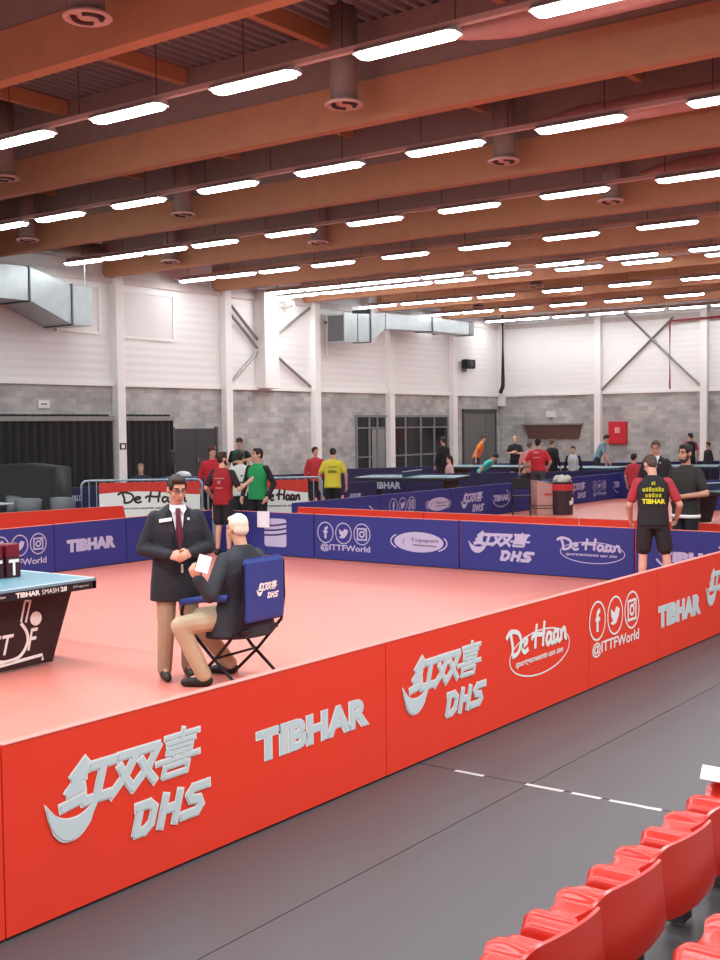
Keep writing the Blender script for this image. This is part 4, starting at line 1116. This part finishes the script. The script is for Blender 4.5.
        obj('mouth', bm, mat('#7e4038', 0.6), t)
    if beard:
        B = Blob(); B.ell(Hd((0, 0.04, 1.545)), (0.056, 0.06, 0.036), RHd)
        for q in (-1, 1): B.ell(Hd((0.05 * q, 0.02, 1.585)), (0.016, 0.03, 0.045), RHd)
        B.build('beard', mat(beard, 0.8), t, vox * 0.6, 1, s)
    if extra: extra(t, U, Hd, RHd, RL, s)
    return t

# --- the standing official: navy suit, tie, khaki trousers
def suit_parts(t, U, Hd, RHd, RL, s):
    def strip(name, pts2, m, lift=0.0, th=0.006):
        """a panel lying on the chest: points (x, z) at height z, pushed to the front of the coat"""
        def front(x, z):
            k = (z - 0.86) / 0.6
            ry = 0.145 + 0.002 * math.sin(k * 3)
            if z > 1.28: ry = 0.143 - (z - 1.28) * 0.32
            yy = max(0.0, 1 - (abs(x) / 0.215) ** 2.3) ** 0.5 * ry
            return yy - 0.004 + lift
        bm = bmesh.new()
        a = [bm.verts.new(U((x, front(x, z), z)) * s) for x, z in pts2]; b_ = [bm.verts.new(U((x, front(x, z) - 0.03, z)) * s) for x, z in pts2]
        bm.faces.new(a); bm.faces.new(b_[::-1])
        for i in range(len(a)): bm.faces.new((a[i], b_[i], b_[(i + 1) % len(a)], a[(i + 1) % len(a)]))
        return obj(name, bm, m, t)
    strip('shirt_front', [(-0.062, 1.5), (-0.05, 1.42), (-0.03, 1.3), (0.0, 1.16), (0.03, 1.3), (0.05, 1.42), (0.062, 1.5)], mat('#dfdde2', 0.7), 0.006)
    strip('tie', [(-0.02, 1.475), (0.02, 1.475), (0.016, 1.43), (0.032, 1.25), (0.0, 1.1), (-0.032, 1.25), (-0.016, 1.43)], mat('#5a1c2e', 0.6, noise=0.2, scale=40), 0.034)
    for q in (-1, 1):
        strip('collar', [(0.018 * q, 1.465), (0.06 * q, 1.51), (0.072 * q, 1.47), (0.045 * q, 1.43)], mat('#e8e6ea', 0.7), 0.028)
        strip('lapel', [(0.066 * q, 1.49), (0.1 * q, 1.45), (0.105 * q, 1.36), (0.02 * q, 1.12), (0.005 * q, 1.14), (0.045 * q, 1.36)], mat('#1d1f26', 0.8), 0.014)
    strip('name_badge', [(0.06, 1.375), (0.06, 1.4), (0.16, 1.385), (0.16, 1.36)], mat('#eceae8', 0.4), 0.03)
    strip('lapel_pin', [(-0.095, 1.375), (-0.095, 1.395), (-0.075, 1.395), (-0.075, 1.375)], mat('#b9c4b4', 0.4), 0.022)
    strip('belt_tag', [(-0.03, 0.93), (-0.03, 1.0), (-0.012, 1.0), (-0.012, 0.93)], mat('#d0d0cc', 0.5), 0.012)
    g = bmesh.new()
    for q in (-1, 1):
        tube(g, [Hd((0.033 * q, 0.1, 1.642)) * s + RHd @ Vector((0.024 * math.cos(a * PI / 6), 0, 0.016 * math.sin(a * PI / 6))) for a in range(12)], 0.0026, 5, closed=True)
        tube(g, [Hd((0.057 * q, 0.098, 1.646)) * s, Hd((0.077 * q, 0.0, 1.646)) * s], 0.0025, 5)
    tube(g, [Hd((-0.01, 0.103, 1.646)) * s, Hd((0.01, 0.103, 1.646)) * s], 0.0025, 5)
    obj('glasses', g, mat('#5c5450', 0.3, 0.5), t)
fx, fy = 0.9, -0.62
human('person in dark suit, maroon tie and glasses standing with hands together', gp(174, 9.74), (fx, fy), h=1.70, vox=0.012, top='#23252c', sleeves='long', bottom='trousers', bc='#a68c72', shoe='#2c231c', hair='#2a1d18', skin='#c28e76',
      nod=14, turn=10, hem=0.68, coat=True, face_parts=True, fine=True, bulk=1.08, lean=2,
      arms={'R': [(0.285, -0.02, 1.12), (0.1, 0.25, 1.1)], 'L': [(-0.285, 0.0, 1.12), (-0.07, 0.27, 1.11)], 'palmR': (-0.3, -1, -0.5), 'palmL': (0.3, -1, -0.5), 'thumbR': (0, 0.3, 1), 'thumbL': (0, 0.3, 1), 'curl': 0.8},
      legs={'R': [(0.1, 0.02, 0.5), (0.12, 0.0, 0.09)], 'L': [(-0.1, 0.02, 0.5), (-0.1, -0.06, 0.09)]}, extra=suit_parts)

# --- the seated official and the chair
CF = Vector((-1.0, -0.03)); _b = gp(261, 9.42); CC = Vector(_b) + CF * 0.3
CRZ = math.atan2(CF.y, CF.x) - PI / 2
t = thing('umpire_chair', 'blue padded folding armchair with black tube frame under the white-haired man', 'chair', (CC.x, CC.y, 0), CRZ)
NV = mat('#263c80', 0.55, noise=0.08); BLKM = mat('#17161a', 0.4, 0.3)
bm = bmesh.new(); box(bm, -0.245, 0.245, -0.33, -0.275, 0.525, 1.045, bevel=0.035)
bk = obj('backrest', bm, NV, t)
lg = bpy.data.objects.new('logo_mount', None)
bpy.data.objects.remove(lg)
def chair_logo():
    logo_dhs(t, -0.13, 0.71, 0.27, 0.13, False, WHITE)
    o = t.children[-1]; o.name = 'club_logo'; o.location = (0, -0.331, 0)
chair_logo()
bm = bmesh.new(); box(bm, -0.235, 0.235, -0.27, 0.22, 0.43, 0.475, bevel=0.02); obj('seat', bm, BLKM, t)
for q in (-1, 1):
    x = 0.275 * q
    bm = bmesh.new(); tube(bm, [(x * 1.05, -0.16, 0.73), (x * 1.1, 0.08, 0.71), (x * 1.15, 0.3, 0.67)], 0.03, 10); obj('armrest', bm, NV, t, smooth=True)
    bm = bmesh.new(); tube(bm, [(x * 0.93, -0.3, 1.0), (x * 0.95, -0.3, 0.7), (x * 0.95, -0.27, 0.5), (x * 0.95, 0.0, 0.22), (x * 0.95, 0.24, 0.012)], 0.014, 8); obj('leg', bm, BLKM, t)
    bm = bmesh.new(); tube(bm, [(x * 1.15, 0.28, 0.66), (x * 1.1, 0.32, 0.58), (x * 1.03, 0.28, 0.47), (x * 0.95, 0.05, 0.25), (x * 0.95, -0.26, 0.012)], 0.014, 8); obj('leg', bm, BLKM, t)
bm = bmesh.new(); tube(bm, [(-0.262, -0.26, 0.012), (0.262, -0.26, 0.012)], 0.013, 8); obj('cross_bar', bm, BLKM, t)
bm = bmesh.new(); tube(bm, [(-0.262, 0.0, 0.225), (0.262, 0.0, 0.235)], 0.011, 8); obj('cross_bar', bm, BLKM, t)
CP = CC - CF * 0.08
def LK(px, d, z):
    v = Matrix.Rotation(-CRZ, 3, 'Z') @ (Vector(gp(px, d) + (0,)) - Vector((CP.x, CP.y, 0)))
    k = 1.75 / 1.72
    return (v.x * k, v.y * k, z * k)
human('white-haired person in dark jacket seated with back turned in the blue folding chair', (CP.x, CP.y), (CF.x, CF.y), h=1.74, vox=0.013, top='#2a2c33', sleeves='long', bottom='trousers', bc='#b3a284', shoe='#1f1a18', hair='#d9d2bd', skin='#c79a80',
      bald=True, drop=0.36, lean=2, skirt=True, hem=0.77, coat=True, bulk=1.34, flare=1.15, nod=10, turn=-14, fine=True, face_parts=True,
      arms={'R': [(0.3, 0.06, 1.12), (0.2, 0.36, 1.08)], 'L': [LK(208, 9.14, 1.11), LK(197, 9.12, 1.25)], 'palmL': (1, 0.2, 0.3), 'thumbL': (0, 0.3, 1), 'palmR': (-1, 0.2, 0.2), 'thumbR': (0, 0.3, 1), 'curl': 0.9},
      legs={'R': [LK(190, 9.75, 0.5), LK(226, 9.86, 0.09)], 'L': [LK(177, 9.32, 0.5), LK(200, 9.38, 0.09)], 'toe': (-0.55, 0.83, 0)})
bm = bmesh.new(); box(bm, -0.05, 0.05, -0.002, 0.002, -0.07, 0.07)
pp = tag(obj('paper_sheet', bm, WHITE), 'white paper card held up by the seated man', 'paper')
v = gp(201, 9.04)
pp.location = (v[0], v[1], 1.035); pp.rotation_euler = (-0.45, 0.3, 0.75)
bm = bmesh.new()
NN = 6
for i in range(NN):
    x0 = 0.26 * i / NN; x1 = 0.26 * (i + 1) / NN
    f = lambda x: -0.012 - 0.008 * math.sin(x * 22)
    vs = [bm.verts.new(p) for p in ((x0, f(x0), 0.0), (x1, f(x1), 0.0), (x1, f(x1) - 0.004, -0.26), (x0, f(x0) - 0.004, -0.27))]
    bm.faces.new(vs)
bmesh.ops.remove_doubles(bm, verts=bm.verts, dist=1e-5)
bmesh.ops.solidify(bm, geom=bm.faces[:], thickness=0.002)
o = tag(obj('paper_sheet', bm, mat('#e6e4ea', 0.6, noise=0.1, scale=30)), 'white printed sheet hung over the back barrier beside the striped badge', 'paper'); o.location = (-12.78, 14.48, 0.722)

# --- players and bystanders
def back_print(rows, ink, y=-0.13, v_mark=False):
    def ex(t, U, Hd, RHd, RL, s):
        bm = bmesh.new()
        for z, w, hh, n in rows:
            for i in range(n):
                a = -w / 2 + w * i / n; b_ = a + w / n * 0.78
                def P(x, zz):
                    yy = -0.134 * (1 - (abs(x) / 0.2) ** 2.2) ** 0.5 - 0.006
                    if zz > 1.28: yy += (zz - 1.28) * 0.16
                    return U((x, yy, zz)) * s
                h2 = hh * (0.75 + 0.25 * ((i * 7) % 3) / 2)
                vs = [bm.verts.new(P(*q)) for q in ((a, z), (b_, z), (b_, z + h2), (a, z + h2))]
                bm.faces.new(vs)
        r = bmesh.ops.solidify(bm, geom=bm.faces[:], thickness=0.003)
        obj('shirt_print', bm, ink, t)
    return ex
human('player in red and black shirt with pale back print at the court corner', gp(222, 19.2), (-0.25, 1.0), h=1.70, vox=0.016, top='#8e1620', sleeves='short', slc='#231a1e', bottom='shorts', bc='#1b191d', hair='#2a1c16', turn=-30, beard='#2a1c16',
      arms={'R': [(0.3, 0.02, 1.12), (0.36, 0.25, 1.24)], 'L': [(-0.3, -0.05, 1.14), (-0.3, 0.14, 1.0)]}, extra=back_print([(1.3, 0.2, 0.02, 9), (1.22, 0.06, 0.06, 2), (1.14, 0.14, 0.02, 6)], mat('#d9b7b4', 0.6)), waist_off=0)
human('player in green and black tracksuit facing the player in red', gp(257, 20.6), (0.15, -1.0), h=1.73, vox=0.016, top='#1c8a4c', sleeves='long', slc='#1c1b20', bottom='trousers', bc='#1a191d', hair='#221812', turn=-38, face_parts=True, hem=0.84, bulk=1.05,
      arms={'R': [(0.29, -0.04, 1.12), (0.28, 0.08, 0.9)], 'L': [(-0.29, -0.08, 1.12), (-0.24, 0.06, 0.9)]})
human('person in white and dark striped shirt partly hidden between the red and green players', gp(240, 22.0), (-0.4, 0.9), h=1.66, vox=0.022, top='#c9cfc6', sleeves='short', bottom='shorts', bc='#202022', hair='#2a1e18',
      arms={'R': [(0.27, 0.1, 1.3), (0.1, 0.3, 1.5)], 'L': [(-0.27, 0.0, 1.15), (-0.27, 0.1, 0.9)]}, extra=back_print([(1.25, 0.3, 0.04, 1), (1.12, 0.3, 0.04, 1)], mat('#33443a', 0.7)))
human('person in red jacket behind the player in red and black', gp(212, 23.6), (0.6, -0.6), h=1.74, vox=0.022, top='#b3202c', sleeves='long', bottom='trousers', bc='#222226', hair='#3a2a22', turn=30, cap='#53302c')
human('person in dark green top and black cap above the striped shirt', gp(239, 29.5), (0.5, -0.8), h=1.84, vox=0.024, top='#1d4a34', sleeves='short', slc='#17181a', bottom='trousers', bc='#1c1c20', cap='#18181c', arms={'L': [(-0.3, 0.1, 1.25), (-0.05, 0.3, 1.2)]})
human('player in bright yellow shirt and black shorts seen from behind', gp(332, 25.0), (-0.55, 0.85), h=1.66, vox=0.02, top='#d2c23a', sleeves='short', bottom='shorts', bc='#1d1b20', hair='#1a1412', lean=9, nod=25, hem=0.82, bulk=1.08,
      arms={'R': [(0.3, 0.02, 1.14), (0.3, 0.12, 0.9)], 'L': [(-0.3, 0.04, 1.14), (-0.3, 0.1, 0.9)]}, extra=back_print([(1.28, 0.24, 0.03, 8), (1.16, 0.2, 0.07, 6)], mat('#a89a38', 0.7)))
human('person in red top and dark trousers standing just left of the yellow shirt', gp(315, 28.0), (0.5, -0.7), h=1.62, vox=0.024, top='#b8343a', sleeves='long', bottom='trousers', bc='#222228', hair='#1a1412', turn=40)
human('person with short grey hair sitting behind the left banner', gp(140, 27.2), (0.7, -0.6), h=1.7, vox=0.022, top='#2c3040', sleeves='long', bottom='trousers', bc='#2a2a30', hair='#8d8078', drop=0.42, legs={'R': [(0.12, 0.44, 0.5), (0.12, 0.4, 0.09)], 'L': [(-0.12, 0.44, 0.5), (-0.12, 0.4, 0.09)]})
human('person in black standing against the large dark windows', gp(443, 35.5), (-0.7, 0.2), h=1.76, vox=0.026, top='#1c1c20', sleeves='long', bottom='trousers', bc='#1c1c20', hair='#3a2e28', arms={'R': [(0.26, 0.05, 1.15), (0.2, 0.28, 1.15)]})
human('long-haired person in pale pink sitting in front of the person in black', gp(449, 33.9), (-0.6, -0.7), h=1.66, vox=0.024, top='#c9a9a6', sleeves='long', bottom='trousers', bc='#30303a', hair='#2a1c18', skin='#d2a48e', drop=0.45, long_hair=True, legs={'R': [(0.1, 0.44, 0.48), (0.1, 0.4, 0.09)], 'L': [(-0.1, 0.44, 0.48), (-0.1, 0.4, 0.09)]})
human('person in orange top bending forward before the grey roller door', gp(476, 41.5), (0.9, 0.35), h=1.82, vox=0.028, top='#d97a3c', sleeves='short', bottom='shorts', bc='#2c3050', hair='#4a3a32', lean=24, nod=-5)
human('person in turquoise shirt crouching below the person in orange', gp(481, 37.2), (0.9, 0.2), h=1.66, vox=0.026, top='#3fb5ac', sleeves='short', bottom='shorts', bc='#22242c', hair='#1c1614', lean=46, drop=0.28, legs={'R': [(0.1, 0.3, 0.45), (0.1, 0.1, 0.09)], 'L': [(-0.1, 0.3, 0.45), (-0.1, 0.1, 0.09)]})
human('bald person in black shirt with folded arms by the far wall', gp(515, 39.9), (0.3, -0.9), h=1.72, vox=0.026, top='#1e1e22', sleeves='short', bottom='shorts', bc='#1e1e22', hair='#c9a890', skin='#c99c84', bald=True, arms={'R': [(0.26, 0.06, 1.14), (0.02, 0.24, 1.2)], 'L': [(-0.26, 0.06, 1.14), (-0.02, 0.26, 1.16)]})
human('player in red shirt with white collar and grey shorts seen from behind by the bins', gp(538, 29.6), (-0.2, 1.0), h=1.74, vox=0.022, top='#c42a36', sleeves='short', bottom='shorts', bc='#4a4648', hair='#1c1614', hem=0.92, bulk=1.1,
      arms={'R': [(0.33, -0.02, 1.15), (0.22, 0.08, 0.98)], 'L': [(-0.33, -0.02, 1.15), (-0.22, 0.08, 0.98)]}, extra=back_print([(1.38, 0.16, 0.05, 1), (1.26, 0.18, 0.025, 5)], mat('#e3d5d4', 0.7)))
human('person in pale red shirt half hidden left of the player with white collar', gp(529, 30.9), (-0.4, 0.9), h=1.66, vox=0.026, top='#c98680', sleeves='short', bottom='trousers', bc='#3c3436', hair='#6a4c3c', lean=8)
human('person in dark clothes squatting left of the bins', gp(517, 29.4), (0.9, 0.3), h=1.62, vox=0.026, top='#2a2a30', sleeves='long', bottom='trousers', bc='#24242a', hair='#8a6a58', drop=0.5, lean=20, legs={'R': [(0.1, 0.36, 0.5), (0.1, 0.1, 0.09)], 'L': [(-0.1, 0.36, 0.5), (-0.1, 0.1, 0.09)]})
human('person in black with dark hair right of the red shirted player', gp(552, 35.3), (0.2, 0.9), h=1.66, vox=0.028, top='#1e1c20', sleeves='long', bottom='trousers', bc='#1e1c20', hair='#6a5044')
human('person in black and white top sitting left of the man in grey blue', gp(573, 35.3), (0.3, -0.9), h=1.62, vox=0.026, top='#b8b8bc', sleeves='long', slc='#1c1c22', bottom='trousers', bc='#222228', hair='#1c1614', drop=0.2, legs={'R': [(0.12, 0.3, 0.5), (0.12, 0.2, 0.09)], 'L': [(-0.12, 0.3, 0.5), (-0.12, 0.2, 0.09)]})
human('person in grey blue shirt leaning over the far table', gp(597, 39.2), (0.95, 0.3), h=1.80, vox=0.026, top='#6f8f9e', sleeves='short', bottom='shorts', bc='#2a2c34', hair='#2a1f1a', lean=26, arms={'R': [(0.24, 0.2, 1.15), (0.2, 0.42, 1.0)], 'L': [(-0.24, 0.15, 1.1), (-0.22, 0.3, 0.9)]})
human('person in dark suit and tie behind the player with yellow lettering', gp(656, 20.0), (0.25, -1.0), h=1.79, vox=0.018, top='#24222a', sleeves='long', bottom='trousers', bc='#222228', hair='#5a4a40', nod=12, coat=True, face_parts=True, hem=0.72, extra=suit_parts)
human('person in red and white shirt sitting left of the man in the dark suit', gp(634, 30.2), (0.2, 0.9), h=1.66, vox=0.024, top='#b03440', sleeves='short', bottom='trousers', bc='#2a2a30', hair='#1c1614', drop=0.36, legs={'R': [(0.12, 0.44, 0.5), (0.12, 0.4, 0.09)], 'L': [(-0.12, 0.44, 0.5), (-0.12, 0.4, 0.09)]})
human('player in red shirt and black vest near the far wall column', gp(690, 39.0), (-0.6, 0.7), h=1.76, vox=0.024, top='#26222a', sleeves='short', slc='#b83444', bottom='shorts', bc='#1e1c20', hair='#1c1614', turn=40)
human('person in dark clothes sitting below the far wall column', gp(708, 40.6), (-0.6, -0.7), h=1.66, vox=0.026, top='#26262c', sleeves='long', bottom='trousers', bc='#26262c', hair='#3a2c26', drop=0.25, legs={'R': [(0.12, 0.4, 0.5), (0.12, 0.3, 0.09)], 'L': [(-0.12, 0.4, 0.5), (-0.12, 0.3, 0.09)]})
def hem_band(t, U, Hd, RHd, RL, s):
    bm = bmesh.new()
    lathe(bm, [(1, 0), (1.02, 0.02), (1, 0.045)], 24)
    for v in bm.verts: v.co = U((v.co.x * 0.2 , v.co.y * 0.144, 0.80 + v.co.z)) * s
    obj('shirt_hem', bm, WHITE, t, smooth=True)
human('bearded person in dark shirt facing the player with yellow lettering across the barrier', gp(686, 15.6), (-0.28, -1.0), h=1.80, vox=0.014, top='#2b2a28', sleeves='short', bottom='trousers', bc='#1e1c1e', hair='#1c1512', skin='#b98a74', turn=-8, nod=4, beard='#3a2a24', face_parts=True, hem=0.82, bulk=1.06, fine=True,
      arms={'R': [(0.3, 0.0, 1.12), (0.16, 0.22, 1.06)], 'L': [(-0.31, 0.0, 1.12), (-0.06, 0.24, 1.08)]}, extra=hem_band)
YEL = mat('#d8d42a', 0.6)
def yellow_print(t, U, Hd, RHd, RL, s):
    back_print([(1.36, 0.05, 0.05, 2), (1.28, 0.26, 0.055, 7), (1.21, 0.2, 0.05, 5)], YEL)(t, U, Hd, RHd, RL, s)
    bm = bmesh.new(); letters(bm, 'TIBHAR', -0.14, 1.13, 0.28, 0.06, 0, bold=0.04)
    for v in bm.verts: v.co = U((v.co.x, -0.134 * (1 - (abs(v.co.x) / 0.2) ** 2.2) ** 0.5 - 0.008, v.co.z)) * s
    obj('shirt_lettering', bm, YEL, t)
human('player in black shirt with red sleeves, yellow back lettering and black shorts', gp(653, 14.1), (-0.45, 0.9), h=1.72, vox=0.014, top='#221f22', sleeves='short', slc='#a8323c', bottom='shorts', bc='#231f22', hair='#4a3a30', skin='#c99a84', lean=5, nod=28, turn=25, hem=0.86, bulk=1.08, fine=True,
      arms={'R': [(0.32, 0.0, 1.12), (0.3, 0.2, 0.96)], 'L': [(-0.28, 0.06, 1.12), (-0.26, 0.24, 0.95)]}, legs={'R': [(0.16, 0.02, 0.5), (0.2, -0.02, 0.09)], 'L': [(-0.12, 0.02, 0.5), (-0.14, -0.02, 0.09)]}, extra=yellow_print)

# ------------------------------------------------------------------ red stadium seats along the aisle
SEAT = mat('#bb2417', 0.27, noise=0.04, scale=4, spec=0.5)
def seat_mesh():
    """bucket without a tall back: ribbed pan, curved raised rear wall, skirts; local x back(+)/front(-), y along the row"""
    bm = bmesh.new()
    W, WB, D = 0.43, 0.5, 0.2
    NU, NV = 42, 14
    def rear(u):                        # how far the rear wall bulges back
        return 0.09 * (1 - (1 - u) ** 2.4)
    def bump(u, c, w): return math.exp(-((u - c) / w) ** 4)
    def top(u, v):                      # v 0 rear .. 1 front
        z = 0.395
        e = min(u, 1 - u)
        z += 0.022 * bump(u, 0.17, 0.09)
        z += 0.022 * bump(u, 0.72, 0.08) * max(0, min(1, (v - 0.1) * 1.6))
        z -= 0.012 * math.exp(-((u - 0.45) / 0.14) ** 2)
        if e < 0.05: z -= 0.03 * (1 - e / 0.05) ** 2
        if v > 0.85: z -= 0.02 * ((v - 0.85) / 0.15) ** 2
        if v < 0.15: z += 0.015 * (1 - v / 0.15) ** 2
        return z
    def pt(u, v):
        return (rear(u) * (1 - v) - D * v - 0.01 * bump(u, 0.17, 0.1) * v - 0.01 * bump(u, 0.72, 0.1) * v, (u - 0.5) * W, top(u, v))
    G = [[bm.verts.new(pt(i / NU, j / NV)) for j in range(NV + 1)] for i in range(NU + 1)]
    for i in range(NU):
        for j in range(NV): bm.faces.new((G[i][j], G[i + 1][j], G[i + 1][j + 1], G[i][j + 1]))
    # rear wall: rises above the pan, then falls to the skirt; its far corner is the sharper one
    def hgt(u):
        return 0.525 - 0.11 * max(0, (0.35 - u) / 0.35) ** 2 + 0.006 * max(0, (u - 0.8) / 0.2) ** 2
    prev = None
    for i in range(NU + 1):
        u = i / NU; y = (u - 0.5) * WB; r = rear(u); lo = 0.25 + 0.03 * abs(2 * u - 1) ** 2
        col = [G[i][0], bm.verts.new((r + 0.004, y, max(0.4, hgt(u) - 0.006))), bm.verts.new((r + 0.010, y, hgt(u))), bm.verts.new((r + 0.020, y, hgt(u) - 0.004)),
               bm.verts.new((r + 0.028, y, 0.42)), bm.verts.new((r + 0.04, y, 0.33)), bm.verts.new((r + 0.03, y, lo)), bm.verts.new((r + 0.015, y, lo)), bm.verts.new((r + 0.010, y, 0.37))]
        if prev:
            for k in range(len(col) - 1): bm.faces.new((prev[k], prev[k + 1], col[k + 1], col[k]))
        prev = col
    # return wall at the far end of the rear wall
    q = [bm.verts.new(v.co + Vector((-0.075, -0.012, 0 if k > 3 else -0.05))) for k, v in enumerate(prev[2:7])]
    for k in range(4): bm.faces.new((prev[2 + k], prev[3 + k], q[k + 1], q[k]))
    # side and front skirts
    for i in (0, NU):
        lo = [bm.verts.new((G[i][j].co.x, G[i][j].co.y, 0.27)) for j in range(NV + 1)]
        for j in range(NV): bm.faces.new((G[i][j], G[i][j + 1], lo[j + 1], lo[j]))
    lo = [bm.verts.new((G[i][NV].co.x, G[i][NV].co.y, 0.3)) for i in range(NU + 1)]
    for i in range(NU): bm.faces.new((G[i][NV], G[i + 1][NV], lo[i + 1], lo[i]))
    return bm
seat0 = None
def seat(x, y, z, lab, grp):
    global seat0
    if seat0 is None:
        seat0 = thing('stadium_seat', lab, 'seat', (x, y, z), 0, grp)
        o = obj('seat_shell', seat_mesh(), SEAT, seat0, smooth=True)
        md = o.modifiers.new('edge', 'EDGE_SPLIT'); md.split_angle = math.radians(50)
        bm = bmesh.new(); box(bm, -0.16, -0.08, -0.05, 0.05, 0.0, 0.372); obj('bracket', bm, mat('#4a4648', 0.5, 0.4), seat0)
        return seat0
    r = dup(seat0, (x, y, z), 0, lab); r['group'] = grp; return r
ZF = 0.02
FN = ['nearest', 'second nearest', 'third nearest', 'fourth nearest', 'fifth nearest', 'sixth nearest']
for k in range(7):
    y = 2.63 + 0.5 * k
    nm = ['cut off below the photo', 'lowest in view', 'second from the photo bottom', 'third from the photo bottom', 'fourth from the photo bottom, at the right edge', 'fifth from the bottom, past the edge', 'last, past the right edge'][k]
    seat(-1.675, y, ZF, 'red plastic seat of the front row, ' + nm, 'red seats of the front row')
for k in range(3):
    seat(-0.98, 2.2 + 0.5 * k, 0.24, 'red plastic seat of the second row at the bottom right corner, ' + ['near one', 'middle one', 'far one'][k], 'red seats of the second row')
struct('floor', BX(-1.3, 1.5, -2, 16, 0.0, 0.24), mat('#6d635f', 0.7)).name = 'floor_step'
x = Vector((-1.8, 4.95, 0))
bm = bmesh.new(); box(bm, -0.08, 0.08, -0.11, 0.11, 0, 0.006, bevel=0.002)
o = tag(obj('paper_sheet', bm, WHITE), 'white paper lying on a red seat at the right photo edge', 'paper'); o.location = (-1.83, 5.22, 0.47); o.rotation_euler = (0, 0.1, 0.3)
